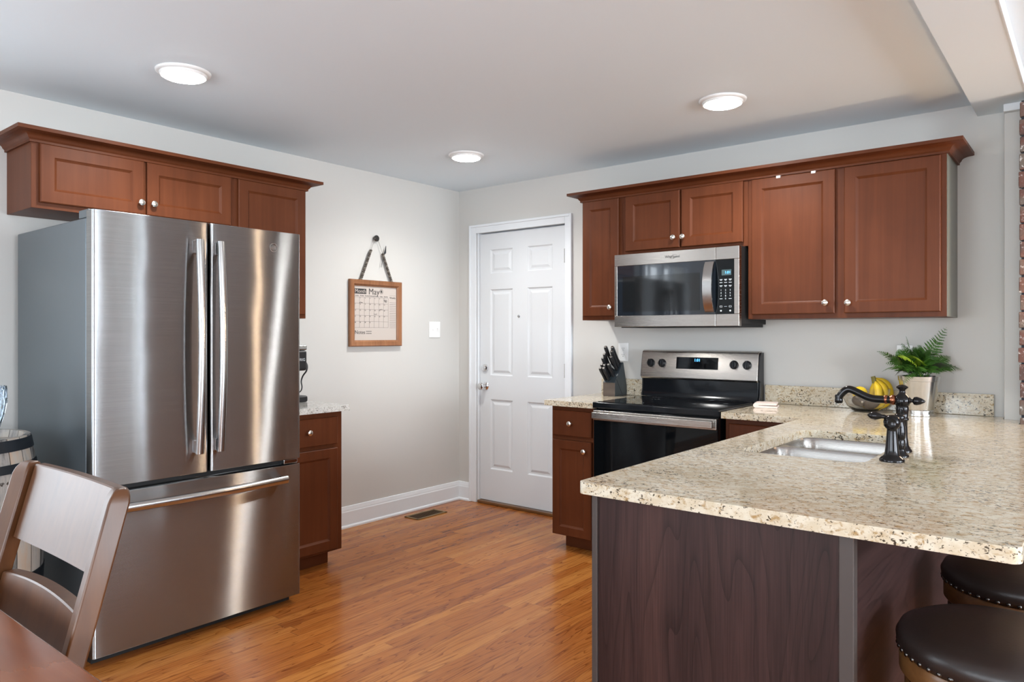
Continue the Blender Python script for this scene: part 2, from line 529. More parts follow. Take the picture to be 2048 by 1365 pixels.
M['hoop'] = simple('dark_iron_hoop', (0.022, 0.026, 0.032), 0.5, 0.5, noise=0.4, nscale=14)
M['burn'] = simple('burnt_letters', (0.03, 0.02, 0.015), 0.8)
M['glass'] = simple('clear_glass', (0.97, 0.98, 1.0), 0.02, trans=1.0, ior=1.45)
M['crystal'] = simple('cut_crystal', (0.86, 0.93, 1.0), 0.03, trans=1.0, ior=1.5)
M['banana'] = simple('banana_skin', (0.78, 0.52, 0.02), 0.45, noise=0.12, nscale=30)
M['bananatip'] = simple('banana_stem', (0.20, 0.17, 0.04), 0.6)
M['lemon'] = simple('yellow_fruit_skin', (0.80, 0.55, 0.02), 0.4)
M['avocado'] = simple('dark_avocado_skin', (0.07, 0.045, 0.03), 0.45, bump=0.5, bscale=160)
M['avotip'] = simple('avocado_stem_scar', (0.5, 0.42, 0.32), 0.7)
M['fern'] = simple('fern_green', (0.040, 0.115, 0.014), 0.45, noise=0.5, nscale=14)
M['fernl'] = simple('young_fern_green', (0.21, 0.32, 0.02), 0.45, noise=0.3, nscale=20)
M['fernd'] = simple('old_fern_brown', (0.035, 0.045, 0.022), 0.5)
M['soil'] = simple('potting_soil', (0.02, 0.014, 0.01), 0.95)
M['pot'] = simple('pewter_pot', (0.66, 0.655, 0.64), 0.20, 1.0)
M['block'] = wood('cool_lit_block', (0.016, 0.022, 0.026), (0.028, 0.037, 0.043), (0.045, 0.056, 0.062), 'z', 0.38, 0.0)  # bluish tone holds the cool daylight falling on the block's sides
M['blockf'] = wood('block_end_grain', (0.07, 0.05, 0.04), (0.095, 0.07, 0.056), (0.12, 0.09, 0.072), 'x', 0.45, 0.0)
M['cloth'] = simple('pale_pink_cloth', (0.74, 0.62, 0.56), 0.85, bump=0.5, bscale=400)
M['sky_out'] = simple('garden_hedge', (0.10, 0.16, 0.07), 0.9)
M['rug'] = simple('beige_rug', (0.45, 0.40, 0.35), 0.95)


# ------------------------------------------------------------------ geometry helpers
class MB:
    """Collects shapes (world coordinates) and links them as ONE mesh object."""

    def __init__(self):
        self.bm = bmesh.new()

    def face(self, pts):
        return self.bm.faces.new([self.bm.verts.new(p) for p in pts])

    def box(self, x0, x1, y0, y1, z0, z1):
        x0, x1 = sorted((x0, x1)); y0, y1 = sorted((y0, y1)); z0, z1 = sorted((z0, z1))
        v = [self.bm.verts.new(p) for p in ((x0, y0, z0), (x1, y0, z0), (x1, y1, z0), (x0, y1, z0), (x0, y0, z1), (x1, y0, z1), (x1, y1, z1), (x0, y1, z1))]
        for f in ((3, 2, 1, 0), (4, 5, 6, 7), (0, 1, 5, 4), (1, 2, 6, 5), (2, 3, 7, 6), (3, 0, 4, 7)):
            self.bm.faces.new([v[i] for i in f])
        return self

    def obox(self, c, half, mat):
        """oriented box: centre, half sizes, 3x3 matrix whose columns are the axes"""
        v = []
        for sz in (-1, 1):
            for sx, sy in ((-1, -1), (1, -1), (1, 1), (-1, 1)):
                v.append(self.bm.verts.new(Vector(c) + mat @ Vector((sx * half[0], sy * half[1], sz * half[2]))))
        for f in ((3, 2, 1, 0), (4, 5, 6, 7), (0, 1, 5, 4), (1, 2, 6, 5), (2, 3, 7, 6), (3, 0, 4, 7)):
            self.bm.faces.new([v[i] for i in f])
        return self

    def prism(self, poly, vec):
        """closed polygon (3-D points) extruded along vec"""
        a = [self.bm.verts.new(p) for p in poly]
        b = [self.bm.verts.new(Vector(p) + Vector(vec)) for p in poly]
        n = len(a)
        self.bm.faces.new(list(reversed(a)))
        self.bm.faces.new(b)
        for i in range(n):
            j = (i + 1) % n
            self.bm.faces.new([a[i], a[j], b[j], b[i]])
        return self

    def lathe(self, c, prof, seg=28, axis=(0, 0, 1), cap=True, ang=2 * PI, sx=1.0, sy=1.0):
        """profile [(r, h)] turned about an axis through c"""
        ax = Vector(axis).normalized()
        q = Vector((0, 0, 1)).rotation_difference(ax).to_matrix()
        rings = []
        for r, h in prof:
            if r < 1e-6:
                rings.append([self.bm.verts.new(Vector(c) + q @ Vector((0, 0, h)))])
            else:
                rings.append([self.bm.verts.new(Vector(c) + q @ Vector((sx * r * math.cos(2 * PI * i / seg), sy * r * math.sin(2 * PI * i / seg), h))) for i in range(seg)])
        for A, B in zip(rings, rings[1:]):
            for i in range(seg):
                j = (i + 1) % seg
                if len(A) == 1 and len(B) == 1:
                    continue
                if len(A) == 1:
                    self.bm.faces.new([A[0], B[j], B[i]])
                elif len(B) == 1:
                    self.bm.faces.new([A[i], A[j], B[0]])
                else:
                    self.bm.faces.new([A[i], A[j], B[j], B[i]])
        if cap:
            if len(rings[0]) > 1:
                self.bm.faces.new(list(reversed(rings[0])))
            if len(rings[-1]) > 1:
                self.bm.faces.new(rings[-1])
        return self

    def tube(self, pts, rad, seg=10, flat=1.0, up=None):
        """round (or flattened) tube along points; rad a number or a list"""
        P = [Vector(p) for p in pts]
        n = len(P)
        R = rad if isinstance(rad, (list, tuple)) else [rad] * n
        T = []
        for i in range(n):
            T.append((P[min(i + 1, n - 1)] - P[max(i - 1, 0)]).normalized())
        ref = Vector(up) if up else (Vector((0, 0, 1)) if abs(T[0].z) < 0.9 else Vector((1, 0, 0)))
        rings = []
        for i in range(n):
            u = (ref - T[i] * ref.dot(T[i])).normalized()
            w = T[i].cross(u)
            if not up:
                ref = u
            rings.append([self.bm.verts.new(P[i] + (u * math.cos(2 * PI * k / seg) * flat + w * math.sin(2 * PI * k / seg)) * R[i]) for k in range(seg)])
        for A, B in zip(rings, rings[1:]):
            for k in range(seg):
                j = (k + 1) % seg
                self.bm.faces.new([A[k], A[j], B[j], B[k]])
        self.bm.faces.new(list(reversed(rings[0])))
        self.bm.faces.new(rings[-1])
        return self

    def sweep(self, pts, prof, side, up):
        """sweep a closed 2-D profile [(a, b)] (a along side, b along up); fixed frame at every point, lists allowed"""
        rings = []
        for i, p in enumerate(pts):
            s = side[i] if isinstance(side, list) else side
            u = up[i] if isinstance(up, list) else up
            rings.append([self.bm.verts.new(Vector(p) + Vector(s) * a + Vector(u) * b_) for a, b_ in prof])
        n = len(prof)
        for A, B in zip(rings, rings[1:]):
            for k in range(n):
                j = (k + 1) % n
                self.bm.faces.new([A[k], A[j], B[j], B[k]])
        self.bm.faces.new(list(reversed(rings[0])))
        self.bm.faces.new(rings[-1])
        return self

    def ball(self, c, r, seg=18, rings=10, sc=(1, 1, 1), rot=None):
        prof = [(r * math.sin(PI * i / rings), -r * math.cos(PI * i / rings)) for i in range(rings + 1)]
        prof[0] = (0, -r); prof[-1] = (0, r)
        st = len(self.bm.verts)
        self.lathe((0, 0, 0), prof, seg, cap=False)
        self.bm.verts.ensure_lookup_table()
        q = rot if rot is not None else Matrix.Identity(3)
        for v in self.bm.verts[st:]:
            v.co = Vector(c) + q @ Vector((v.co.x * sc[0], v.co.y * sc[1], v.co.z * sc[2]))
        return self

    def build(self, name, mat, parent=None, bevel=0.0, seg=2, smooth=True, angle=0.6, loc=None):
        bm = self.bm
        bmesh.ops.recalc_face_normals(bm, faces=bm.faces[:])
        base = Vector((0, 0, 0))
        if parent is not None:
            base = wloc(parent)
        elif loc is not None:
            base = Vector(loc)
        for v in bm.verts:
            v.co -= base
        if smooth:
            for f in bm.faces:
                f.smooth = True
            for e in bm.edges:
                if len(e.link_faces) != 2 or e.calc_face_angle(0) > angle:
                    e.smooth = False
        me = bpy.data.meshes.new(name)
        bm.to_mesh(me)
        bm.free()
        if isinstance(mat, str):
            mat = M[mat]
        me.materials.append(mat)
        o = bpy.data.objects.new(name, me)
        COL.objects.link(o)
        if parent is not None:
            o.parent = parent
        elif loc is not None:
            o.location = loc
        if bevel:
            bv = o.modifiers.new('edge_round', 'BEVEL')
            bv.width = bevel
            bv.segments = seg
            bv.limit_method = 'ANGLE'
            bv.angle_limit = 0.7
            bv.harden_normals = True
        return o


def wloc(o):
    v = Vector(o.location)
    while o.parent:
        o = o.parent
        v = v + Vector(o.location)
    return v


def thing(name, label, cat, loc=(0, 0, 0), group=None):
    o = bpy.data.objects.new(name, None)
    o.empty_display_size = 0.05
    COL.objects.link(o)
    o.location = loc
    return tag(o, label, cat, group)


def tag(o, label, cat, group=None):
    o['label'] = label
    o['category'] = cat
    if group:
        o['group'] = group
    return o


def struct(o):
    o['kind'] = 'structure'
    return o


def text_mb(body, size, O, U, V, depth=0.0006, align='CENTER'):
    """lettering as a mesh: laid from O along U (right) and V (up)"""
    cu = bpy.data.curves.new('t', 'FONT')
    cu.body = body
    cu.size = size
    cu.align_x = align
    cu.align_y = 'CENTER'
    cu.extrude = depth
    cu.resolution_u = 3
    to = bpy.data.objects.new('t', cu)
    COL.objects.link(to)
    dg = bpy.context.evaluated_depsgraph_get()
    me = bpy.data.meshes.new_from_object(to.evaluated_get(dg))
    bpy.data.objects.remove(to)
    bpy.data.curves.remove(cu)
    m = MB()
    m.bm.from_mesh(me)
    bpy.data.meshes.remove(me)
    U = Vector(U); V = Vector(V); W = U.cross(V)
    for v in m.bm.verts:
        v.co = Vector(O) + U * v.co.x + V * v.co.y + W * v.co.z
    return m


def join(*mbs):
    a = mbs[0]
    for b in mbs[1:]:
        me = bpy.data.meshes.new('j')
        b.bm.to_mesh(me)
        a.bm.from_mesh(me)
        b.bm.free()
        bpy.data.meshes.remove(me)
    return a


FW = Vector((-math.sin(YAW), math.cos(YAW), 0))
RT = Vector((math.cos(YAW), math.sin(YAW), 0))


def at(px, py, d):
    """a measured photo point at distance d in front of the camera -> place in the room"""
    return Vector(cam.location) + FW * d + RT * ((px - 1024) / F_PX * d) + Vector((0, 0, (HOR - py) / F_PX * d))


# planes of the two cabinet walls: a map from (u, w, z), w = distance out of the wall
def PX(u, w, z):      # back wall y = 0, u = x
    return (u, -w, z)


def PY(u, w, z):      # left wall x = 0, u = y
    return (w, u, z)


def pbox(m, P, u0, u1, w0, w1, z0, z1):
    a = P(u0, w0, z0); b = P(u1, w1, z1)
    return m.box(a[0], b[0], a[1], b[1], a[2], b[2])


def shaker(P, u0, u1, z0, z1, w0, t=0.02, fw=0.055, rec=0.009, flat=False):
    """door front: frame with a recessed panel, small chamfers"""
    m = MB()
    ch = 0.004

    def ring(i, w):
        return [m.bm.verts.new(P(*p)) for p in ((u0 + i, w, z0 + i), (u1 - i, w, z0 + i), (u1 - i, w, z1 - i), (u0 + i, w, z1 - i))]
    levels = [(0, w0), (0, w0 + t - ch), (ch, w0 + t)]
    if not flat:
        levels += [(fw, w0 + t), (fw + 0.003, w0 + t - 0.003), (fw + 0.010, w0 + t - rec + 0.001), (fw + 0.012, w0 + t - rec)]
    rs = [ring(*l) for l in levels]
    for A, B in zip(rs, rs[1:]):
        for k in range(4):
            j = (k + 1) % 4
            m.bm.faces.new([A[k], A[j], B[j], B[k]])
    m.bm.faces.new(list(reversed(rs[0])))
    m.bm.faces.new(rs[-1])
    return m


def knob(P, u, z, w, parent):
    m = MB()
    a = Vector(P(0, 1, 0)) - Vector(P(0, 0, 0))
    m.lathe(P(u, w, z), [(0.008, 0), (0.006, 0.004), (0.005, 0.012), (0.0125, 0.017), (0.0155, 0.021), (0.015, 0.026), (0.011, 0.029), (0, 0.030)], 20, a)
    return m.build('knob', 'nickel', parent)


def crown(name, P, u0, u1, wf, z0, z1, proj, label, ends=(True, True)):
    """crown moulding run with mitred returns to the wall"""
    prof = [(0.0, z0), (0.010, z0), (0.010, z0 + 0.010), (0.016, z0 + 0.016)]
    zh = z1 - z0
    for i in range(7):
        t = i / 6
        prof.append((0.018 + (proj - 0.026) * (1 - math.cos(t * PI / 2)), z0 + 0.018 + (zh - 0.036) * math.sin(t * PI / 2)))
    prof += [(proj, z1 - 0.016), (proj, z1), (0.0, z1)]
    m = MB()
    path = []
    rings = []
    for d, z in prof:
        pass
    def ring(kind):
        r = []
        for d, z in prof:
            if kind == 0: p = P(u0 - d, 0.002, z)
            if kind == 1: p = P(u0 - d, wf + d, z)
            if kind == 2: p = P(u1 + d, wf + d, z)
            if kind == 3: p = P(u1 + d, 0.002, z)
            r.append(m.bm.verts.new(p))
        return r
    rs = [ring(k) for k in range(4)]
    n = len(prof)
    for A, B in zip(rs, rs[1:]):
        for k in range(n):
            j = (k + 1) % n
            m.bm.faces.new([A[k], A[j], B[j], B[k]])
    m.bm.faces.new(rs[0]); m.bm.faces.new(rs[-1])
    mat = 'cabx' if P is PX else 'caby'
    o = m.build(name, mat, None, angle=0.5)
    o['kind'] = 'thing'
    return tag(o, label, 'moulding')

# ================================================================== the setting
H = 2.44
T = 0.15
struct(MB().box(-T, XE + T, YS - T, T, -0.1, 0).build('floor', 'floor', smooth=False))
struct(MB().box(-T, XE + T, YS - T, T, H, H + 0.1).build('ceiling', 'ceiling', smooth=False))


def wall_with_holes(name, P, u0, u1, holes, w0=-T, w1=0.0, mat='wall'):
    """wall slab with rectangular holes (u0, u1, z0, z1)"""
    m = MB()
    cuts = sorted(holes)
    x = u0
    for a, b, c, d in cuts:
        pbox(m, P, x, a, w0, w1, 0, H)
        if c > 0.001:
            pbox(m, P, a, b, w0, w1, 0, c)
        pbox(m, P, a, b, w0, w1, d, H)
        x = b
    pbox(m, P, x, u1, w0, w1, 0, H)
    return struct(m.build(name, mat, smooth=False))


DX0, DX1, DZ = 0.195, 1.032, 2.095
wall_with_holes('wall_back', PX, 0.0, XE, [(DX0, DX1, 0.0, DZ)] + [(a, b, WZ0, WZ1) for a, b in WIN_N])
wall_with_holes('wall_left', PY, YS, T, [(a, b, WZ0, WZ1) for a, b in WIN_W])
wall_with_holes('wall_right', lambda u, w, z: (XE - w, u, z), YS, T, [(a, b, WZ0, WZ1) for a, b in WIN_E])
wall_with_holes('wall_front', lambda u, w, z: (u, YS + w, z), -T, XE + T, [(a, b, WZ0, WZ1) for a, b in WIN_S])

# windows out of the frame (they show in the shiny fronts)
wi = 0
for P, spans in ((PX, WIN_N), (PY, WIN_W), (lambda u, w, z: (XE - w, u, z), WIN_E), (lambda u, w, z: (u, YS + w, z), WIN_S)):
    for a, b in spans:
        wi += 1
        m = MB()
        for u0, u1, z0, z1 in ((a - 0.08, a, WZ0 - 0.08, WZ1 + 0.08), (b, b + 0.08, WZ0 - 0.08, WZ1 + 0.08), (a, b, WZ1, WZ1 + 0.08), (a, b, WZ0 - 0.08, WZ0)):
            pbox(m, P, u0, u1, -0.01, 0.025, z0, z1)
        mid = (a + b) / 2
        pbox(m, P, mid - 0.03, mid + 0.03, -0.10, -0.03, WZ0, WZ1)
        zc = (WZ0 + WZ1) / 2
        pbox(m, P, a, b, -0.10, -0.04, zc - 0.025, zc + 0.025)
        for q in (0.25, 0.75):
            u = a + (b - a) * q
            pbox(m, P, u - 0.01, u + 0.01, -0.09, -0.06, WZ0, WZ1)
            z = WZ0 + (WZ1 - WZ0) * q
            pbox(m, P, a, b, -0.09, -0.06, z - 0.01, z + 0.01)
        struct(m.build('window_%d' % wi, 'trim', smooth=False))

# ceiling beam between kitchen and living room, white trim where it meets the pier
struct(MB().box(3.493, 3.704, -3.05, -0.0, 2.38, 2.4399).build('trim_1', 'ceiling', smooth=False))
struct(MB().box(3.7041, 3.708, -3.05, -0.0, 2.378, 2.4399).build('trim_2', 'trim', smooth=False))
struct(MB().box(3.612, 3.7245, -0.15, -0.0, 2.345, 2.379).build('trim_3', 'trim', smooth=False))
struct(MB().box(3.612, 4.3, -0.12, 0.0, 0.0, 2.345).build('wall_pier', 'wall', bevel=0.004))
struct(MB().box(3.725, 7.02, -0.33, -0.0, 2.3455, 2.4399).build('trim_6', 'trim', smooth=False))
# brick chimney; its unseen run lengthened to darken the refrigerator's reflection
m = MB().box(3.69, 7.0, -0.29, -0.121, 0, 2.345)
core = struct(m.build('wall_chimney', 'mortar', smooth=False))
m = MB()
pz = 0.078
for r in range(30):
    z = 0.008 + r * pz
    if z + 0.064 > 2.345:
        break
    off = 0.11 if r % 2 else 0.0
    x = 3.683 - off
    while x < 7.0:
        a = max(x, 3.683 + random.uniform(-0.004, 0.004)); b_ = min(x + 0.209, 7.0)
        if b_ - a > 0.03:
            d = random.uniform(0, 0.006)
            m.box(a, b_, -0.302 - d, -0.27, z + random.uniform(-.0015, .0015), z + 0.069 + random.uniform(-.003, .003))
        x += 0.218
    for yy in (-0.302, -0.2):
        pass
o = m.build('brick_face', 'brick', core, bevel=0.004)
o['kind'] = 'structure'

# baseboards
def baseboard(name, P, u0, u1):
    m = MB()
    prof = [(0.0, 0.0), (0.028, 0.0), (0.028, 0.010), (0.022, 0.017), (0.016, 0.019), (0.016, 0.105), (0.013, 0.112), (0.013, 0.118), (0.009, 0.128), (0.007, 0.14), (0.0, 0.143)]
    a = [m.bm.verts.new(P(u0, w, z)) for w, z in prof]
    b = [m.bm.verts.new(P(u1, w, z)) for w, z in prof]
    n = len(prof)
    for k in range(n):
        j = (k + 1) % n
        m.bm.faces.new([a[k], a[j], b[j], b[k]])
    m.bm.faces.new(a); m.bm.faces.new(b)
    return struct(m.build(name, 'trim', angle=0.4))


baseboard('baseboard_left', PY, -1.60, 0.0)
baseboard('baseboard_back', PX, 0.0, 0.128)
baseboard('baseboard_right', PX, 1.085, 1.34)

# door casing, jamb and panelled door
m = MB()
for u0, u1, z0, z1 in ((0.124, 0.19, 0, 2.155), (1.03, 1.09, 0, 2.155), (0.19, 1.03, 2.090, 2.155)):
    pbox(m, PX, u0, u1, 0.0, 0.014, z0, z1)
for u0, u1, z0, z1 in ((0.124, 0.142, 0, 2.155), (1.072, 1.09, 0, 2.155), (0.142, 1.072, 2.137, 2.155)):
    pbox(m, PX, u0, u1, 0.013, 0.022, z0, z1)
pbox(m, PX, DX0 - 0.005, DX0 + 0.006, -0.14, 0.0, 0, DZ)
pbox(m, PX, DX1 - 0.006, DX1 + 0.005, -0.14, 0.0, 0, DZ)
pbox(m, PX, DX0, DX1, -0.14, 0.0, DZ - 0.004, DZ + 0.004)
pbox(m, PX, DX0, DX1, -0.105, -0.067, DZ - 0.03, DZ)
pbox(m, PX, DX0, DX0 + 0.02, -0.105, -0.067, 0, DZ - 0.03)
pbox(m, PX, DX1 - 0.02, DX1, -0.105, -0.067, 0, DZ - 0.03)
struct(m.build('trim_4', 'trim', bevel=0.003))
struct(MB().box(DX0 + .007, DX1 - .007, -0.012, 0.14, 0.0, 0.022).build('trim_5', M['oak'], bevel=0.006))


def panel_door():
    m = MB()
    X0, X1, Z0, Z1, yf = 0.205, 1.022, 0.026, 2.082, 0.022
    xs = [X0, 0.309, 0.530, 0.672, 0.898, X1]
    zs = [Z0, 0.268, 0.806, 0.990, 1.652, 1.774, 1.958, Z1]
    for i in range(5):
        for k in range(7):
            a, b, c, d = xs[i], xs[i + 1], zs[k], zs[k + 1]
            if i in (1, 3) and k in (1, 3, 5):
                lv = [(0, 0), (0.010, 0.009), (0.022, 0.009), (0.040, 0.002)]
                rs = []
                for q, dep in lv:
                    rs.append([m.bm.verts.new((x, yf + dep, z)) for x, z in ((a + q, c + q), (b - q, c + q), (b - q, d - q), (a + q, d - q))])
                for A, B in zip(rs, rs[1:]):
                    for s in range(4):
                        t = (s + 1) % 4
                        m.bm.faces.new([A[s], A[t], B[t], B[s]])
                m.bm.faces.new(rs[-1])
            else:
                m.face([(a, yf, c), (b, yf, c), (b, yf, d), (a, yf, d)])
    yb = yf + 0.042
    m.face([(X0, yb, Z0), (X1, yb, Z0), (X1, yb, Z1), (X0, yb, Z1)])
    for p in (((X0, Z0), (X1, Z0)), ((X1, Z0), (X1, Z1)), ((X1, Z1), (X0, Z1)), ((X0, Z1), (X0, Z0))):
        (xa, za), (xb, zb) = p
        m.face([(xa, yf, za), (xb, yf, zb), (xb, yb, zb), (xa, yb, za)])
    bmesh.ops.remove_doubles(m.bm, verts=m.bm.verts[:], dist=0.0004)
    return m.build('door_1', 'door', None, angle=0.12)


door = struct(panel_door())
m = MB().lathe((0.262, 0.022, 0.906), [(0.033, 0), (0.033, 0.004), (0.028, 0.010), (0.014, 0.014), (0.012, 0.034), (0.024, 0.042), (0.029, 0.054), (0.027, 0.066), (0.018, 0.072), (0, 0.073)], 24, (0, -1, 0))
m.build('door_knob', 'chrome', door)
m = MB().lathe((0.262, 0.022, 1.046), [(0.030, 0), (0.030, 0.006), (0.026, 0.014), (0.014, 0.018), (0.014, 0.022), (0, 0.023)], 24, (0, -1, 0))
m.box(0.259, 0.265, -0.004, 0.0, 1.038, 1.054)
m.build('deadbolt', 'chrome', door)
m = MB().lathe((0.590, 0.022, 1.441), [(0.011, 0), (0.011, 0.004), (0.006, 0.006), (0, 0.004)], 16, (0, -1, 0))
m.build('peephole', 'chrome', door)
for z in (1.865, 1.046, 0.24):
    m = MB().box(1.006, 1.030, 0.014, 0.023, z - 0.05, z + 0.05)
    m.lathe((1.0235, 0.012, z - 0.052), [(0.006, 0), (0.006, 0.104)], 10)
    m.build('hinge', 'chrome', door)

# ================================================================== ceiling lamps
def lamp(x, y, label):
    t = thing('recessed_light', label, 'ceiling light', (x, y, H), 'recessed ceiling lights')
    m = MB().lathe((x, y, H), [(0.112, -0.0005), (0.111, -0.006), (0.104, -0.011), (0.097, -0.012), (0.092, -0.022), (0.088, -0.022), (0.088, -0.0005)], 40, cap=False)
    m.build('trim_ring', 'white', t, angle=0.9)
    m = MB().lathe((x, y, H), [(0.0878, -0.006), (0.0875, -0.0215), (0.082, -0.0255), (0.06, -0.0285), (0.0, -0.030)], 40)
    m.build('lens', 'lens', t, angle=1.2)
    l = bpy.data.lights.new('downlight_beam', 'SPOT')
    l.energy = LAMP_POWER
    l.spot_size = math.radians(156)
    l.spot_blend = 0.9
    l.shadow_soft_size = 0.05
    l.color = (1.0, 0.985, 0.955)
    o = bpy.data.objects.new('downlight_beam', l)
    COL.objects.link(o)
    o.location = (x, y, H - 0.085)


lamp(0.878, -2.678, 'round recessed ceiling light above the refrigerator')
lamp(0.849, -0.840, 'small-looking round recessed ceiling light near the corner by the white door')
lamp(5.6, -3.9, 'added unseen recessed ceiling light of the living room, far right of the bar stools')  # unseen lamp added to lift the room's ambient light
lamp(2.541, -0.853, 'round recessed ceiling light above the stove and microwave')

# ================================================================== back wall: upper cabinets
def upper(label, P, u0, u1, z0, doors, knobs, z1=2.16, wf=0.315, sides=None):
    t = thing('wall_cabinet', label, 'cabinet', P((u0 + u1) / 2, 0.002, z0))
    m = MB()
    pbox(m, P, u0, u1, 0.002, wf, z0, z1)
    m.build('carcass', 'cab', t, bevel=0.0015, seg=1)
    for (a, b, c, d), kb in zip(doors, knobs):
        o = shaker(P, a, b, c, d, wf + 0.0005).build('door', 'cab', t, angle=0.3)
        if kb:
            knob(P, kb[0], kb[1], wf + 0.02, o)
    return t


upper('narrow tall stained wall cabinet left of the microwave, by the white door', PX, 1.378, 1.672, 1.395, [(1.390, 1.654, 1.42, 2.148)], [(1.604, 1.473)])
upper('short two-door stained wall cabinet directly above the microwave', PX, 1.672, 2.462, 1.79, [(1.702, 2.062, 1.812, 2.148), (2.073, 2.438, 1.812, 2.148)], [(2.030, 1.870), (2.090, 1.870)])
tc_ = upper('large two-door stained wall cabinet above the counter, right of the microwave', PX, 2.462, 3.405, 1.388, [(2.487, 2.915, 1.412, 2.146), (2.960, 3.383, 1.412, 2.146)], [(2.874, 1.466), (2.982, 1.463)])
pbox(m := MB(), PX, 3.4052, 3.408, 0.002, 0.310, 1.388, 2.16)
m.build('side_panel', 'cabside', tc_)
tc_.children[-1]['label'] = 'grey-green side panel'
crown('crown_moulding', PX, 1.378, 3.408, 0.317, 2.150, 2.206, 0.072, 'long stained crown moulding over the wall cabinets above the stove')
for x, lab in ((2.633, 'left of two small clear clips on the top edge of the cabinet door'), (2.812, 'right of two small clear clips on the top edge of the cabinet door')):
    m = MB().box(x - 0.011, x + 0.011, -0.340, -0.3362, 2.136, 2.149)
    m.box(x - 0.011, x + 0.011, -0.340, -0.3165, 2.1463, 2.149)
    tag(m.build('door_clip', 'white', bevel=0.0015), lab, 'clip', 'clips on the cabinet door')

# ================================================================== left wall: upper cabinets
upper('short two-door stained wall cabinet above the refrigerator', PY, -3.076, -2.118, 1.862, [(-3.046, -2.598, 1.888, 2.148), (-2.584, -2.141, 1.888, 2.148)], [(-2.620, 1.944), (-2.560, 1.944)])
upper('tall stained wall cabinet behind the right side of the refrigerator', PY, -2.118, -1.658, 1.398, [(-2.098, -1.672, 1.42, 2.148)], [(-2.06, 1.48)])
crown('crown_moulding', PY, -3.076, -1.658, 0.317, 2.150, 2.206, 0.072, 'stained crown moulding over the cabinets above the refrigerator')

# ================================================================== base cabinets
ZC, TS = 0.905, 0.032
ZB = ZC - TS


def base(label, P, u0, u1, items, knobs, wf=0.60, lo=0.085, toe_in=(0.0, 0.0)):
    t = thing('base_cabinet', label, 'cabinet', P((u0 + u1) / 2, 0.002, 0))
    m = MB()
    pbox(m, P, u0, u1, 0.030, wf, lo, ZB - 0.0005)
    m.build('carcass', 'cab', t, bevel=0.0015, seg=1)
    m = MB()
    pbox(m, P, u0 + toe_in[0], u1 - toe_in[1], 0.030, wf - 0.075, 0.0, lo)
    m.build('toe_kick', 'cabx' if P is PX else 'caby', t)
    for (kind, a, b, c, d), kb in zip(items, knobs):
        o = shaker(P, a, b, c, d, wf + 0.0005, fw=0.052, flat=(kind == 'drawer')).build(kind, 'cab', t, angle=0.3)
        if kb:
            knob(P, kb[0], kb[1], wf + 0.02, o)
    return t


base('narrow dark stained base cabinet with one drawer, left of the stove', PX, 1.345, 1.662, [('drawer', 1.358, 1.640, 0.693, 0.845), ('door', 1.358, 1.640, 0.09, 0.667)], [(1.497, 0.770), (1.598, 0.612)], toe_in=(0.05, 0.0))
base('dark stained base cabinet between the stove and the peninsula', PX, 2.452, 2.858, [('drawer', 2.475, 2.84, 0.693, 0.845), ('door', 2.475, 2.84, 0.09, 0.667)], [(2.66, 0.770), (2.79, 0.612)])
base('dark stained base cabinet beside the refrigerator, half hidden by it', PY, -2.105, -1.618, [('drawer', -2.085, -1.695 + 0.035, 0.690, 0.842), ('door', -2.085, -1.660, 0.10, 0.668)], [(-1.860, 0.770), None], toe_in=(0.0, 0.04))

# ================================================================== granite
def round_poly(pts, rad, n=5):
    out = []
    N = len(pts)
    for i, p in enumerate(pts):
        r = rad[i] if isinstance(rad, (list, tuple)) else rad
        p = Vector(p[:2])
        if r <= 0:
            out.append(p); continue
        a = (Vector(pts[i - 1][:2]) - p).normalized()
        b = (Vector(pts[(i + 1) % N][:2]) - p).normalized()
        th = a.angle(b)
        d = r / math.tan(th / 2)
        c = p + (a + b).normalized() * (r / math.sin(th / 2))
        s = p + a * d - c
        e = p + b * d - c
        for k in range(n + 1):
            v = s.lerp(e, k / n)
            v = v.normalized() * r
            out.append(c + v)
    return out


def slab(outer, holes, z0, z1):
    m = MB()
    es = []
    for loop in [outer] + holes:
        vs = [m.bm.verts.new((p[0], p[1], z1)) for p in loop]
        for i in range(len(vs)):
            es.append(m.bm.edges.new((vs[i - 1], vs[i])))
    bmesh.ops.triangle_fill(m.bm, use_beauty=True, use_dissolve=False, edges=es)
    g = bmesh.ops.extrude_face_region(m.bm, geom=m.bm.faces[:])
    for v in g['geom']:
        if isinstance(v, bmesh.types.BMVert):
            v.co.z = z0
    return m


SK = (2.995, 3.392, -1.805, -1.085)       # sink cut-out
hole = round_poly([(SK[0], SK[2]), (SK[1], SK[2]), (SK[1], SK[3]), (SK[0], SK[3])], [0.05, 0.05, 0.09, 0.06], 7)
outer = [(2.449, -0.655), (2.858, -0.655), (2.858, -2.588), (3.846, -2.588), (3.846, -0.306), (3.681, -0.306), (3.681, -0.124), (3.606, -0.124), (3.606, -0.001), (2.449, -0.001)]
rr = [0, 0, 0.022, 0.022, 0, 0, 0, 0, 0, 0]
ct = thing('countertop', 'cream speckled granite worktop of the peninsula, with sink cut-out', 'countertop', (2.858, -0.655, ZB))
o = slab(round_poly(outer, rr), [hole], ZB, ZC).build('slab', 'granite', ct, bevel=0.005, seg=3)
tag(MB().box(2.449, 3.562, -0.022, -0.001, ZC + 0.0005, 1.012).build('backsplash', 'granite', None, bevel=0.002, loc=(3.0, -0.01, ZC)), 'long cream granite backsplash strip behind the fern and fruit bowl', 'backsplash')
ct = thing('countertop', 'small cream granite worktop under the knife block, left of the stove', 'countertop', (1.318, -0.655, ZB))
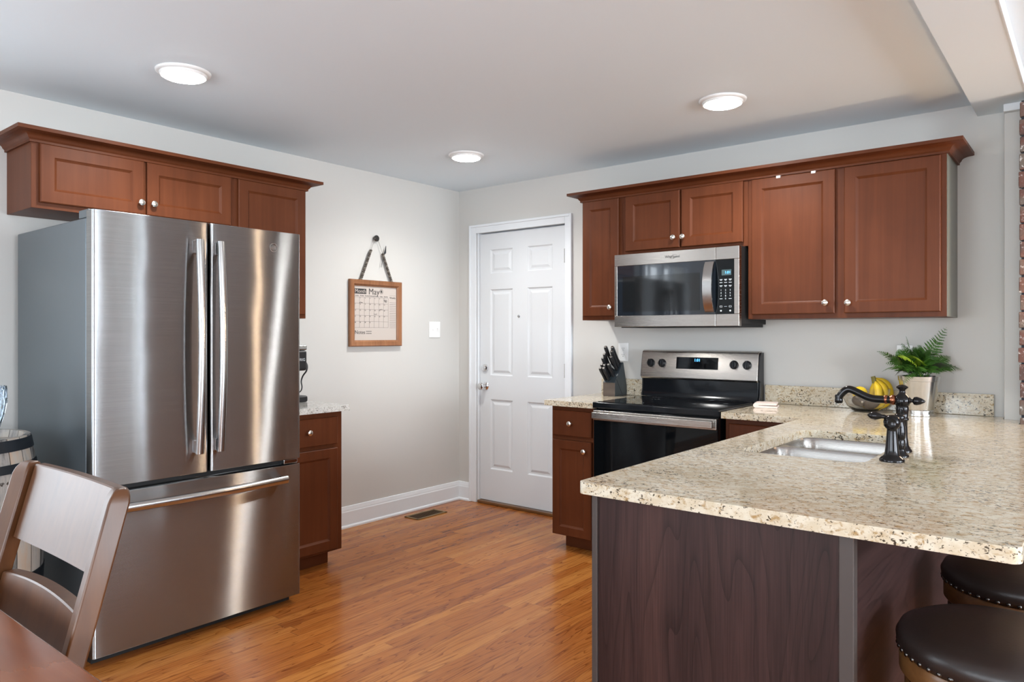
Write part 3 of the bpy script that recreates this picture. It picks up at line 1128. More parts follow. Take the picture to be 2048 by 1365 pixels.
slab(round_poly([(1.318, -0.655), (1.672, -0.655), (1.672, -0.001), (1.318, -0.001)], [0.012, 0, 0, 0]), [], ZB, ZC).build('slab', 'granite', ct, bevel=0.004)
tag(MB().box(1.338, 1.672, -0.022, -0.001, ZC + 0.0005, 1.012).build('backsplash', 'granite', None, bevel=0.002, loc=(1.5, -0.01, ZC)), 'short cream granite backsplash strip behind the knife block', 'backsplash')
ct = thing('countertop', 'granite worktop, tinted for cool light, behind the refrigerator, under the coffee maker', 'countertop', (0, -2.115, ZB))
slab(round_poly([(0.001, -2.115), (0.648, -2.115), (0.648, -1.592), (0.001, -1.592)], [0, 0, 0.01, 0]), [], ZB, ZC).build('slab', 'granite_cool', ct, bevel=0.004)

# ================================================================== peninsula base
pn = thing('peninsula_cabinet', 'dark walnut peninsula base under the granite worktop, facing the bar stools', 'cabinet', (2.9, -2.565, 0))
MB().box(2.912, 3.520, -2.566, -2.545, 0.0, ZB - 0.0006).build('end_panel', 'panel', pn)
MB().box(2.894, 2.911, -2.572, -2.545, 0.0, ZB - 0.0006).build('edge_strip', 'strip', pn, bevel=0.003)
MB().box(3.521, 3.552, -2.572, -2.54, 0.0, ZB - 0.0006).build('corner_post', 'strip', pn, bevel=0.003)
MB().box(3.528, 3.545, -2.5395, -0.13, 0.0, ZB - 0.0006).build('back_panel', 'panely', pn)
MB().box(2.900, 2.918, -2.5445, -0.63, 0.085, ZB - 0.0006).build('kitchen_front', 'cab', pn)
MB().box(2.975, 2.990, -2.5445, -0.63, 0.0, 0.085).build('toe_kick', 'caby', pn)

# ================================================================== sink
sk = thing('sink', 'undermounted stainless double-bowl sink in the granite peninsula', 'sink', (SK[0], SK[2], ZB))
sx0, sx1, sy0, sy1 = SK[0] - 0.006, SK[1] + 0.006, SK[2] - 0.006, SK[3] + 0.006
ym = -1.385


def rrect(a, b, c, d, r, n=6):
    return round_poly([(a, c), (b, c), (b, d), (a, d)], r, n)


bow = [(sx0 + 0.004, sx1 - 0.004, sy0 + 0.004, ym - 0.010), (sx0 + 0.004, sx1 - 0.004, ym + 0.010, sy1 - 0.004)]
fl = rrect(sx0 - 0.016, sx1 + 0.016, sy0 - 0.016, sy1 + 0.016, 0.07)
slab(fl, [rrect(*q, 0.065) for q in bow], ZB - 0.0030, ZB - 0.0008).build('rim', 'sink', sk, bevel=0.0)
for q in bow:
    m = MB()
    rings = []
    for ins, z, r in ((0.0, ZB - 0.001, 0.065), (0.004, ZB - 0.012, 0.065), (0.008, ZB - 0.05, 0.062), (0.016, ZB - 0.15, 0.055), (0.024, ZB - 0.180, 0.05), (0.045, ZB - 0.195, 0.04), (0.10, ZB - 0.200, 0.03)):
        pts = rrect(q[0] + ins, q[1] - ins, q[2] + ins, q[3] - ins, r)
        rings.append([m.bm.verts.new((p[0], p[1], z)) for p in pts])
    for A, B in zip(rings, rings[1:]):
        for k in range(len(A)):
            j = (k + 1) % len(A)
            m.bm.faces.new([A[k], A[j], B[j], B[k]])
    m.bm.faces.new(rings[-1])
    bw = m.build('bowl', 'sink', sk, angle=1.2)
    MB().lathe(((q[0] + q[1]) / 2, (q[2] + q[3]) / 2, ZB - 0.1998), [(0.045, 0), (0.043, 0.003), (0.03, 0.002), (0.0, 0.001)], 20).build('drain', 'chrome', bw)

# ================================================================== taps
fx, fy = 3.437, -1.472
ft = thing('faucet', 'tall dark bronze faucet with curved spout over the sink', 'faucet', (fx, fy, ZC))
MB().lathe((fx, fy, ZC), [(0.030, 0), (0.030, 0.006), (0.026, 0.011), (0.020, 0.022), (0.0165, 0.05), (0.016, 0.085), (0.017, 0.105), (0.0205, 0.108), (0.0205, 0.112), (0.0175, 0.116), (0.019, 0.132), (0.0205, 0.146), (0.019, 0.155), (0.017, 0.158)], 28).build('column', 'bronze', ft, angle=0.9)
MB().lathe((fx, fy, ZC + 0.154), [(0.018, 0), (0.022, 0.004), (0.0245, 0.014), (0.0245, 0.024), (0.020, 0.034), (0.012, 0.042), (0.009, 0.050), (0.010, 0.056), (0.018, 0.062), (0.0185, 0.066), (0.010, 0.072), (0.0, 0.074)], 28).build('finial', 'bronze', ft, angle=0.9)
zs = ZC + 0.174
pts = []
for i in range(33):
    t = i / 32
    L = 0.03 + 0.167 * t
    z = zs + 0.000 + (0.034 * math.sin((t - 0.30) / 0.62 * PI / 2) ** 2 if 0.30 < t < 0.92 else (0.0 if t <= 0.3 else 0.034))
    if t > 0.78:
        z -= 0.030 * ((t - 0.78) / 0.22) ** 2.0
    pts.append((fx - L, fy - 0.012 * t, z))
pts.append((fx - 0.199, fy - 0.012, zs - 0.004))
MB().tube(pts, [0.0135 - 0.001 * (i / 32) for i in range(34)], 14).build('spout', 'bronze', ft, angle=1.2)
MB().lathe((fx - 0.200, fy - 0.012, zs - 0.020), [(0.0105, 0), (0.0135, 0.003), (0.0135, 0.012), (0.0125, 0.018), (0.0135, 0.024), (0.012, 0.030)], 20).build('aerator', 'bronze', ft, angle=0.9)
MB().lathe((fx - 0.018, fy, zs), [(0.012, 0), (0.017, 0.004), (0.017, 0.014), (0.0135, 0.018), (0.0135, 0.026), (0.0155, 0.029), (0.0155, 0.034), (0.0142, 0.037)], 20, (-1, 0, 0)).build('spout_collar', 'copper', ft, angle=0.9)
MB().lathe((fx + 0.018, fy, zs), [(0.011, 0), (0.011, 0.006), (0.006, 0.010), (0.006, 0.014), (0.013, 0.018), (0.0145, 0.026), (0.011, 0.038), (0.004, 0.050), (0.0, 0.052)], 20, (1, 0, 0)).build('acorn_knob', 'bronze', ft, angle=0.9)

hx, hy = 3.452, -1.705
ht = thing('lever_tap', 'dark bronze single lever tap on a tapered post, nearest of the three sink fittings', 'tap', (hx, hy, ZC))
MB().lathe((hx, hy, ZC), [(0.036, 0), (0.037, 0.005), (0.033, 0.011), (0.024, 0.018), (0.021, 0.024), (0.019, 0.040), (0.0145, 0.095), (0.0145, 0.101), (0.018, 0.104), (0.0235, 0.112), (0.0245, 0.124), (0.0215, 0.136), (0.013, 0.144), (0.0, 0.146)], 28).build('post', 'bronze', ht, angle=0.9)
d = Vector((3.956 - hx, -4.228 - hy, 0)).normalized()
MB().lathe(Vector((hx, hy, ZC + 0.122)) + d * 0.018, [(0.011, 0), (0.0125, 0.006), (0.0125, 0.009), (0.010, 0.008), (0.0, 0.006)], 20, d).build('cap', 'bronze', ht, angle=0.9)
lv = [(0, 0.004), (0.008, 0.007), (0.014, 0.0065), (0.020, 0.009), (0.032, 0.013), (0.042, 0.012), (0.050, 0.008), (0.055, 0.003), (0.057, 0.0)]
MB().lathe((hx - 0.014, hy, ZC + 0.138), [(r, h) for h, r in lv], 18, Vector((-1, -0.1, 0.06))).build('lever', 'bronze', ht, angle=1.2)

px_, py_ = 3.450, -1.588
st = thing('side_sprayer', 'dark bronze side sprayer standing between the faucet and the lever handle', 'sprayer', (px_, py_, ZC))
MB().lathe((px_, py_, ZC), [(0.029, 0), (0.029, 0.005), (0.024, 0.010), (0.019, 0.018), (0.018, 0.024)], 24).build('holder', 'bronze', st, angle=0.9)
MB().lathe((px_, py_, ZC + 0.022), [(0.015, 0), (0.017, 0.012), (0.0175, 0.03), (0.016, 0.034), (0.0185, 0.038), (0.0195, 0.055), (0.0175, 0.075), (0.0135, 0.09), (0.015, 0.098), (0.017, 0.108), (0.012, 0.116), (0.0, 0.118)], 24).build('spray_head', 'bronze', st, angle=0.9)

# ================================================================== microwave
mw = thing('microwave', 'stainless over-the-range microwave with dark glass door, mounted under the short cabinet', 'microwave', (2.065, -0.2, 1.348))
MB().box(1.684, 2.448, -0.385, -0.002, 1.362, 1.788).build('body', 'blackm', mw, bevel=0.003)
MB().box(1.70, 2.44, -0.375, -0.03, 1.345, 1.3615).build('vent_base', 'blackm', mw)
yf = -0.420
m = MB()
for a, b, c, d in ((1.678, 2.3185, 1.350, 1.416), (1.678, 2.3185, 1.715, 1.784), (1.678, 1.697, 1.416, 1.715)):
    m.box(a, b, yf, -0.3855, c, d)
md = m.build('door', 'steelw', mw, bevel=0.002)
MB().box(1.697, 2.3185, yf + 0.002, -0.3855, 1.416, 1.715).build('glass', 'mwglass', md)
MB().box(1.735, 2.225, yf + 0.0005, yf + 0.0019, 1.440, 1.650).build('window_screen', 'mesh', md)
m = MB()
for a, b, c, d in ((2.3205, 2.452, 1.350, 1.416), (2.3205, 2.452, 1.715, 1.784), (2.424, 2.452, 1.416, 1.715)):
    m.box(a, b, yf, -0.3855, c, d)
mc = m.build('control_frame', 'steelw', mw, bevel=0.002)
MB().box(2.3205, 2.424, yf + 0.002, -0.3855, 1.416, 1.715).build('control_panel', 'glassblack', mc)
MB().box(2.354, 2.408, yf + 0.0006, yf + 0.0019, 1.627, 1.658).build('display', 'lcd', mc)
text_mb('1:01', 0.020, (2.388, yf + 0.0006, 1.642), (1, 0, 0), (0, 0, 1)).build('digits', 'glow', mc, smooth=False)
m = MB()
for r, z in enumerate((1.605, 1.588, 1.571)):
    for c in range(3):
        x = 2.350 + c * 0.026
        m.box(x - 0.008, x + 0.008, yf + 0.0008, yf + 0.0019, z - 0.0014, z + 0.0014)
        if r != 1:
            m.box(x - 0.005, x + 0.005, yf + 0.0008, yf + 0.0019, z - 0.006, z - 0.0035)
tm = [m]
for r, row in enumerate(('123', '456', '789', ' 0 ')):
    for c, ch in enumerate(row):
        if ch != ' ':
            tm.append(text_mb(ch, 0.013, (2.350 + c * 0.026, yf + 0.0012, 1.546 - r * 0.0155), (1, 0, 0), (0, 0, 1)))
for c in (0, 2):
    x = 2.350 + c * 0.026
    m.box(x - 0.008, x + 0.008, yf + 0.0008, yf + 0.0019, 1.498, 1.501)
    for q in (1.452, 1.460):
        m.box(x - 0.007, x + 0.007, yf + 0.0008, yf + 0.0019, q, q + 0.0016)
    m.box(x - 0.007, x - 0.0055, yf + 0.0008, yf + 0.0019, 1.452, 1.4616)
    m.box(x + 0.0055, x + 0.007, yf + 0.0008, yf + 0.0019, 1.452, 1.4616)
    m.lathe((x, yf + 0.0016, 1.434), [(0.005, 0), (0.005, 0.0008)], 12, (0, -1, 0))
m.box(2.368, 2.384, yf + 0.0008, yf + 0.0019, 1.456, 1.458)
tm[0].build('key_symbols', 'print', mc, smooth=False)
join(*tm[1:]).build('lettering', 'print', mc, smooth=False)
pts = []
for i in range(15):
    t = i / 14
    pts.append((2.290, yf - 0.006 - 0.040 * math.sin(PI * t) ** 0.7, 1.427 + 0.279 * t))
MB().sweep(pts, [(-0.026, -0.005), (0.026, -0.005), (0.028, 0.0), (0.026, 0.007), (-0.026, 0.007), (-0.028, 0.0)], (1, 0, 0), (0, -1, 0)).build('handle', 'steelh', md, angle=0.9)
m = text_mb('Whirlpool', 0.022, (2.060, yf - 0.0002, 1.750), (1, 0, 0), (0, 0, 1), 0.0005)
pts = [(2.068 + 0.020 * math.cos(a), yf - 0.0004, 1.750 + 0.0105 * math.sin(a) + 0.006 * math.cos(a)) for a in [0.5 + i * 5.6 / 24 for i in range(25)]]
join(m, MB().tube(pts, 0.0008, 6)).build('brand_badge', 'printd', md, smooth=False)

# ================================================================== stove
rg = thing('stove', 'freestanding electric range with black glass cooktop and stainless control panel', 'stove', (2.061, -0.33, 0))
MB().box(1.684, 2.438, -0.630, -0.022, 0.03, 0.893).build('body', 'black', rg)
m = MB().box(1.678, 2.444, -0.668, -0.10, 0.880, 0.914)
ctp = m.build('cooktop', 'black', rg, bevel=0.006, seg=3)
m = MB().box(1.700, 2.422, -0.640, -0.115, 0.9142, 0.9165)
gl = m.build('glass_top', 'glassblack', ctp)
for x, y, r in ((1.86, -0.50, 0.105), (2.26, -0.50, 0.085), (1.86, -0.24, 0.075), (2.26, -0.24, 0.105)):
    m = MB().lathe((x, y, 0.9164), [(r, 0), (r, 0.0004), (r - 0.0025, 0.0004), (r - 0.0025, 0)], 48, cap=False)
    m.build('burner_ring', 'mesh', ctp, smooth=False)
# oven door
od = MB().box(1.684, 2.438, -0.664, -0.631, 0.285, 0.874).build('oven_door', 'glassblack', rg, bevel=0.004)
m = MB().box(1.690, 2.434, -0.678, -0.6645, 0.812, 0.868)
m.build('door_trim', 'steelw', od, bevel=0.003)
m = MB().box(1.700, 2.424, -0.712, -0.694, 0.822, 0.860)
for x in (1.712, 2.412):
    m.box(x - 0.012, x + 0.012, -0.6945, -0.6785, 0.826, 0.856)
m.build('handle', 'steelw', od, bevel=0.004)
MB().box(1.684, 2.438, -0.660, -0.631, 0.035, 0.278).build('drawer', 'steelw', rg, bevel=0.004)
MB().box(1.70, 2.42, -0.60, -0.05, 0.0, 0.03).build('plinth', 'blackm', rg)
# back guard
poly = [(-0.098, 0.916), (-0.086, 0.95), (-0.080, 1.03), (-0.030, 1.03), (-0.030, 0.916)]
MB().prism([(1.690, y, z) for y, z in poly], (0.742, 0, 0)).build('back_guard', 'black', rg, bevel=0.003)
YB, ZB0, YT, ZT0 = -0.108, 1.036, -0.088, 1.186
prof = [(-0.030, 1.026), (-0.100, 1.026), (YB, ZB0), (YT, ZT0), (-0.082, 1.199), (-0.068, 1.206), (-0.030, 1.206)]
cp = MB().prism([(1.684, y, z) for y, z in prof], (0.752, 0, 0)).build('control_panel', 'steelw', rg, bevel=0.004, seg=3)
for xa in (1.678, 2.4365):
    poly = [(-0.024, 0.916), (-0.094, 0.916), (-0.078, 0.96), (-0.078, 1.03), (-0.100, 1.04), (-0.078, 1.18), (-0.060, 1.198), (-0.024, 1.198)]
    MB().prism([(xa, y, z) for y, z in poly], (0.0070, 0, 0)).build('end_cap', 'blackp', rg, bevel=0.001)
V = Vector((0, YT - YB, ZT0 - ZB0)).normalized()
NW = Vector((1, 0, 0)).cross(V)


def on_panel(x, s, w=0.0):
    return Vector((x, YB, ZB0)) + V * s + NW * w


for i, (x, a) in enumerate(((1.752, 0.05), (1.830, 0.0), (2.294, 0.02), (2.372, -0.1))):
    kb = MB().lathe(on_panel(x, 0.090), [(0.026, 0), (0.026, 0.004), (0.0225, 0.007), (0.021, 0.018), (0.019, 0.021), (0, 0.021)], 28, NW).build('knob', 'blackp', cp, angle=0.7)
    R = Matrix((Vector((1, 0, 0)), V, NW)).transposed() @ Matrix.Rotation(a, 3, 'Z')
    MB().obox(on_panel(x, 0.090, 0.027), (0.0055, 0.021, 0.006), R).build('grip', 'black', kb, bevel=0.002)
R = Matrix((Vector((1, 0, 0)), V, NW)).transposed()
MB().obox(on_panel(2.061, 0.094, 0.0005), (0.135, 0.036, 0.0008), R).build('display_panel', 'glassblack', cp)
text_mb('1:01', 0.024, on_panel(2.063, 0.112, 0.0016), (1, 0, 0), V).build('digits', 'glow', cp, smooth=False)
tm = []
m = MB()
for x, s in ((1.955, .122), (1.983, .122), (2.012, .121), (1.984, .098), (2.012, .098), (1.952, .076), (1.980, .076), (2.105, .105), (2.133, .121), (2.165, .121), (2.105, .093), (2.133, .098), (2.163, .098), (2.133, .075), (2.163, .075)):
    m.obox(on_panel(x, s, 0.0014), (0.008, 0.0012, 0.0003), R)
tm = [m, text_mb('HI  LO', 0.016, on_panel(2.05, 0.078, 0.0015), (1, 0, 0), V, 0.0003)]
tm[0].build('key_symbols', 'mesh', cp, smooth=False)
tm[1].build('lettering', 'mesh', cp, smooth=False)

# ================================================================== refrigerator
fr = thing('refrigerator', 'stainless french-door refrigerator with bottom freezer drawer, left wall', 'refrigerator', (0.5, -2.6, 0))
Y0, Y1, YM = -3.061, -2.119, -2.585
XF = 0.926
MB().box(0.085, 0.853, Y0 + 0.003, Y1 - 0.004, 0.03, 1.766).build('body', 'fridge_side', fr, bevel=0.006)
MB().box(0.8535, 0.865, Y0 + 0.012, Y1 - 0.012, 0.06, 1.75).build('gasket', 'blackm', fr)
MB().box(0.14, 0.86, Y0 + 0.02, Y1 - 0.02, 0.0, 0.0295).build('kick_grille', 'blackm', fr)


def fr_front(a, b, c, d, name):
    pl = round_poly([(0.8655, a), (XF, a), (XF, b), (0.8655, b)], [0, 0.012, 0.012, 0], 5)
    m = MB().prism([(p.x, p.y, c) for p in pl], (0, 0, d - c))
    return m.build(name, 'steel', fr, bevel=0.0015, seg=2, angle=0.35)


dl = fr_front(Y0, YM - 0.0045, 0.703, 1.792, 'left_door')
dr = fr_front(YM + 0.0045, Y1, 0.703, 1.792, 'right_door')
dw = fr_front(Y0, Y1, 0.040, 0.676, 'freezer_drawer')
for par, y in ((dl, -2.648), (dr, -2.552)):
    pts = []
    for i in range(21):
        t = i / 20
        pts.append((XF + 0.038 + 0.022 * math.sin(PI * t), y, 0.792 + 0.920 * t))
    prof = [(-0.016, -0.007), (0.016, -0.007), (0.018, 0.0), (0.014, 0.008), (0.006, 0.011), (-0.006, 0.011), (-0.014, 0.008), (-0.018, 0.0)]
    h = MB().sweep(pts, prof, (0, 1, 0), (1, 0, 0)).build('handle', 'steelh', par, angle=0.9)
    for z in (0.822, 1.682):
        MB().box(XF + 0.0003, XF + 0.036, y - 0.012, y + 0.012, z - 0.028, z + 0.028).build('bracket', 'chrome', h, bevel=0.003)
pts = []
for i in range(25):
    t = i / 24
    pts.append((XF + 0.042 + 0.020 * math.sin(PI * t), -2.975 + 0.755 * t, 0.617))
h = MB().sweep(pts, [(-0.017, -0.006), (0.017, -0.006), (0.019, 0.0), (0.015, 0.008), (0.0, 0.012), (-0.015, 0.008), (-0.019, 0.0)], (0, 0, 1), (1, 0, 0)).build('handle', 'steelh', dw, angle=0.9)
for y in (-2.950, -2.245):
    MB().box(XF + 0.0003, XF + 0.040, y - 0.022, y + 0.022, 0.606, 0.630).build('bracket', 'chrome', h, bevel=0.003)
m = MB().lathe((XF + 0.0002, -2.268, 1.714), [(0.021, 0), (0.021, 0.0012), (0.0185, 0.0012), (0.0185, 0)], 36, (1, 0, 0), cap=False)
m.tube([(XF + 0.0006, -2.268 + 0.0155 * math.cos(a), 1.714 + 0.0155 * math.sin(a)) for a in [i * 2 * PI / 24 for i in range(25)]], 0.0006, 5)
join(m, text_mb('GE', 0.021, (XF + 0.0004, -2.268, 1.714), (0, 1, 0), (0, 0, 1), 0.0004)).build('badge', 'steelh', dr, smooth=False)
MB().box(0.775, 0.862, Y0 + 0.006, Y0 + 0.075, 1.7665, 1.800).build('hinge_cover', M['fridge_side'], fr, bevel=0.004)
MB().box(0.868, 0.915, Y1 - 0.085, Y1 - 0.01, 0.679, 0.700).build('lower_hinge', 'chrome', fr, bevel=0.003)

# ================================================================== left counter: coffee maker
cy, cx = -1.728, 0.19
cm = thing('coffee_maker', 'black single-cup coffee maker with silver lid, half hidden behind the refrigerator', 'coffee maker', (cx, cy, ZC))
MB().box(cx - 0.13, cx + 0.13, cy - 0.09, cy + 0.085, ZC, ZC + 0.038).build('drip_base', 'blackp', cm, bevel=0.012, seg=3)
MB().box(cx - 0.13, cx - 0.02, cy - 0.08, cy + 0.02, ZC + 0.038, ZC + 0.20).build('column', 'blackp', cm, bevel=0.012, seg=3)
hd = MB().box(cx - 0.13, cx + 0.12, cy - 0.088, cy + 0.086, ZC + 0.185, ZC + 0.305).build('brew_head', 'blackp', cm, bevel=0.014, seg=3)
MB().box(cx - 0.125, cx + 0.115, cy - 0.085, cy + 0.089, ZC + 0.306, ZC + 0.338).build('lid', 'steelh', cm, bevel=0.008, seg=3)
text_mb('KEURIG', 0.023, (cx + 0.1206, cy + 0.030, ZC + 0.250), (0, 1, 0), (0, 0, 1), 0.0004).build('brand_lettering', 'print', hd, smooth=False)
P = [at(px, py, 4.45) for px, py in ((609, 722), (614, 731), (613, 742), (606, 752), (602.5, 763), (604, 774), (602, 782), (596, 787))]
pts = []
for i in range(22):
    t = i / 21 * 7
    a = int(min(t, 6)); f = t - a
    p0, p1, p2, p3 = P[max(a - 1, 0)], P[a], P[a + 1], P[min(a + 2, 7)]
    pts.append(0.5 * ((2 * p1) + (p2 - p0) * f + (2 * p0 - 5 * p1 + 4 * p2 - p3) * f * f + (3 * p1 - p0 - 3 * p2 + p3) * f ** 3))
MB().tube(pts, [0.006 - 0.003 * i / 21 for i in range(22)], 8).build('cord', 'blackp', cm)

# ================================================================== knife block
kx0, kx1 = 1.447, 1.536
kb = thing('knife_block', 'dark slanted knife block on the granite beside the stove', 'knife block', (1.49, -0.11, ZC))
side = [(-0.176, ZC), (-0.176, 0.992), (-0.152, 1.022), (-0.078, 1.123), (-0.064, 1.123), (0.0 - 0.024, 1.0), (-0.024, ZC)]
side = [(-0.176, ZC), (-0.176, 0.994), (-0.080, 1.122), (-0.068, 1.122), (-0.026, 0.965), (-0.026, ZC)]
MB().prism([(kx0, y, z) for y, z in side], (kx1 - kx0, 0, 0)).build('block', 'block', kb, bevel=0.002)
MB().box(kx0 + 0.0005, kx1 - 0.0005, -0.1778, -0.1764, ZC + 0.001, 0.992).build('front_face', 'blockf', kb)
MB().tube([(kx1 + 0.0003, -0.158, 1.014), (kx1 + 0.0003, -0.085, ZC + 0.01)], 0.0012, 6).build('joint_line', 'blackm', kb)
fs = Vector((0, 0.096, 0.128)).normalized()          # up the slanted face
fn = Vector((0, -0.128, 0.096)).normalized()         # out of it, the way the handles point
fn2 = Vector((0, -0.70, 0.71)).normalized()
knives = [  # s along face, x, length, name, label
    (0.138, 1.474, 0.150, 'kitchen_knife', 'tallest black-handled knife at the upper left of the knife block'),
    (0.151, 1.515, 0.135, 'kitchen_knife', 'black-handled knife at the top right of the knife block, against the wall'),
    (0.125, 1.517, 0.128, 'kitchen_knife', 'black-handled knife second from the top in the right column of the block'),
    (0.098, 1.516, 0.112, 'kitchen_knife', 'black-handled knife third from the top in the right column of the block'),
    (0.108, 1.466, 0.122, 'kitchen_knife', 'black-handled knife second from the top in the left column of the block'),
    (0.084, 1.460, 0.115, 'kitchen_knife', 'black-handled knife third from the top in the left column of the block'),
    (0.050, 1.458, 0.098, 'steak_knife', 'small black steak knife, left one of the middle row in the block'),
    (0.046, 1.480, 0.098, 'steak_knife', 'small black steak knife, second of the middle row in the block'),
    (0.050, 1.509, 0.098, 'steak_knife', 'small black steak knife, right one of the middle row in the block'),
    (0.020, 1.459, 0.098, 'steak_knife', 'small black steak knife, left one of the bottom row in the block'),
    (0.020, 1.484, 0.098, 'steak_knife', 'small black steak knife, right one of the bottom row in the block'),
]
for s, x, L, nm, lab in knives:
    p = Vector((x, -0.176, 0.994)) + fs * s
    r = 0.0092 if L > 0.085 else 0.0082
    kn = thing(nm, lab, 'knife', p, 'knives in the block')
    base_ = p + fn2 * 0.001
    prof = [(0.0, 0.75), (0.12, 0.95), (0.3, 0.85), (0.55, 0.95), (0.8, 1.12), (0.93, 1.1), (0.98, 0.95)]
    bend = Vector((0, 0.3, 1.0)) * 0.10 * L
    pts = [base_ + fn2 * (L * t) + bend * t * t for t, q in prof]
    MB().tube(pts, [r * q * 1.15 for t, q in prof], 10, flat=1.25, up=(0, 0, 1)).build('handle', 'blackp', kn, angle=1.0)
    tip = pts[-1]
    dr_ = (pts[-1] - pts[-2]).normalized()
    MB().lathe(tip - dr_ * 0.001, [(r * 1.12, 0), (r * 1.12, 0.003), (r * 0.9, 0.005), (0, 0.0055)], 14, dr_).build('end_cap', 'nickel', kn)

# ================================================================== wall plates
def plate(label, P, u, z, wu, wz, kind):
    t = thing(kind, label, 'switch' if kind == 'light_switch' else 'outlet', P(u, 0, z))
    m = MB()
    pbox(m, P, u - wu / 2, u + wu / 2, 0.0005, 0.006, z - wz / 2, z + wz / 2)
    p = m.build('plate', 'white', t, bevel=0.003)
    if kind == 'light_switch':
        for k in (-1, 1):
            m = MB()
            pbox(m, P, u + k * 0.024 - 0.0045, u + k * 0.024 + 0.0045, 0.0062, 0.0075, z - 0.012, z + 0.012)
            pbox(m, P, u + k * 0.024 - 0.0035, u + k * 0.024 + 0.0035, 0.0075, 0.018, z + 0.001 * k, z + 0.008 * k + 0.004)
            m.build('toggle', 'white', t, bevel=0.001)
    else:
        for k in (-1, 1):
            m = MB()
            pbox(m, P, u - 0.016, u + 0.016, 0.0062, 0.0078, z + k * 0.021 - 0.0135, z + k * 0.021 + 0.0135)
            s = m.build('socket', 'white', t, bevel=0.004)
            m = MB()
            for q in (-0.0065, 0.0065):
                pbox(m, P, u + q - 0.001, u + q + 0.001, 0.0079, 0.0083, z + k * 0.021 + 0.000, z + k * 0.021 + 0.008)
            pbox(m, P, u - 0.002, u + 0.002, 0.0079, 0.0083, z + k * 0.021 - 0.009, z + k * 0.021 - 0.005)
            m.build('slots', 'printd', s, smooth=False)


plate('white double light switch on the wall between calendar and door', PY, -0.276, 1.342, 0.118, 0.122, 'light_switch')
plate('white wall outlet above the knife block', PX, 1.497, 1.188, 0.076, 0.122, 'wall_outlet')
plate('white wall outlet mostly hidden behind the fern', PX, 3.172, 1.188, 0.076, 0.122, 'wall_outlet')

# ================================================================== framed calendar
ca = thing('wall_calendar', 'wood-framed dry-erase calendar for May hanging on the left wall', 'calendar', (0.0, -0.865, 1.22))
cy0, cy1, cz0, cz1 = -1.100, -0.632, 1.222, 1.682
m = MB()
fwid = 0.043
for k in range(4):
    pass
prof = [(0.0, 0.006), (0.0, 0.026), (0.006, 0.032), (0.016, 0.029), (0.030, 0.030), (0.036, 0.024), (fwid, 0.020), (fwid, 0.006)]
rings = []
for (sy, sz) in ((0, 0), (1, 0), (1, 1), (0, 1)):
    ring = []
    for d, w in prof:
        y = cy0 + d if sy == 0 else cy1 - d
        z = cz0 + d if sz == 0 else cz1 - d
        ring.append(m.bm.verts.new((w, y, z)))
    rings.append(ring)
n = len(prof)
for i in range(4):
    A, B = rings[i], rings[(i + 1) % 4]
    for k in range(n):
        j = (k + 1) % n
        m.bm.faces.new([A[k], A[j], B[j], B[k]])
m.build('frame', 'frame', ca, angle=0.5)
iy0, iy1, iz0, iz1 = cy0 + fwid, cy1 - fwid, cz0 + fwid, cz1 - fwid
MB().box(0.008, 0.012, iy0 - 0.002, iy1 + 0.002, iz0 - 0.002, iz1 + 0.002).build('board', 'paper', ca, smooth=False)
XB = 0.0122
U, Vv = (0, 1, 0), (0, 0, 1)
m = MB()


def ln(y0, z0, y1, z1, w=0.0009):
    if abs(y1 - y0) > abs(z1 - z0):
        m.box(XB, XB + 0.0004, y0, y1, z0 - w / 2, z0 + w / 2)
    else:
        m.box(XB, XB + 0.0004, y0 - w / 2, y0 + w / 2, z0, z1)


IW, IH = iy1 - iy0, iz1 - iz0
gx0, gx1 = iy0 + 0.004, iy0 + 0.80 * IW
gz1, gz0 = iz1 - 0.205 * IH, iz1 - 0.765 * IH
for i in range(8):
    ln(gx0 + (gx1 - gx0) * i / 7, gz0, gx0 + (gx1 - gx0) * i / 7, gz1)
for i in range(6):
    z = gz0 + (gz1 - gz0) * i / 5
    ln(gx0, z, gx1, z, 0.0012)
for i in range(15):
    z = gz1 - 0.03 - i * (gz1 - gz0 - 0.03) / 14
    ln(iy0 + 0.835 * IW, z, iy1 - 0.004, z, 0.0014)
ln(iy0 + 0.835 * IW, gz1 + 0.02, iy1 - 0.004, gz1 + 0.02)
m.box(XB, XB + 0.0004, iy0 + 0.006, iy0 + 0.28 * IW, iz1 - 0.145 * IH, iz1 - 0.05 * IH)
parts = [m]
parts.append(text_mb('May', 0.060, (XB + 0.0002, iy0 + 0.46 * IW, iz1 - 0.10 * IH), U, Vv, 0.0003))
for k in range(6):
    a = k * PI / 6
    q = MB()
    R_ = Matrix(((0, 0, 1), (1, 0, 0), (0, 1, 0))) @ Matrix.Rotation(a, 3, 'Z')
    q.obox((XB + 0.0002, iy0 + 0.635 * IW, iz1 - 0.085 * IH), (0.019, 0.0009, 0.0003), R_)
    parts.append(q)
parts.append(text_mb('Notes', 0.036, (XB + 0.0002, iy0 + 0.135 * IW, iz1 - 0.855 * IH), U, Vv, 0.0003))
parts.append(text_mb('Weekly', 0.018, (XB + 0.0002, iy0 + 0.91 * IW, gz1 + 0.004), U, Vv, 0.0003))
for k, d in enumerate(('Sunday', 'Monday', 'Tuesday', 'Wednesday', 'Thursday', 'Friday', 'Saturday')):
    parts.append(text_mb(d, 0.0105, (XB + 0.0002, gx0 + (gx1 - gx0) * (k + 0.5) / 7, gz1 + 0.010), U, Vv, 0.0003))
for k in range(31):
    c = (k + 1) % 7; r = (k + 1) // 7
    parts.append(text_mb(str(k + 1), 0.011, (XB + 0.0002, gx0 + (gx1 - gx0) * (c + 0.16) / 7, gz1 - (gz1 - gz0) * (r + 0.16) / 5), U, Vv, 0.0003))
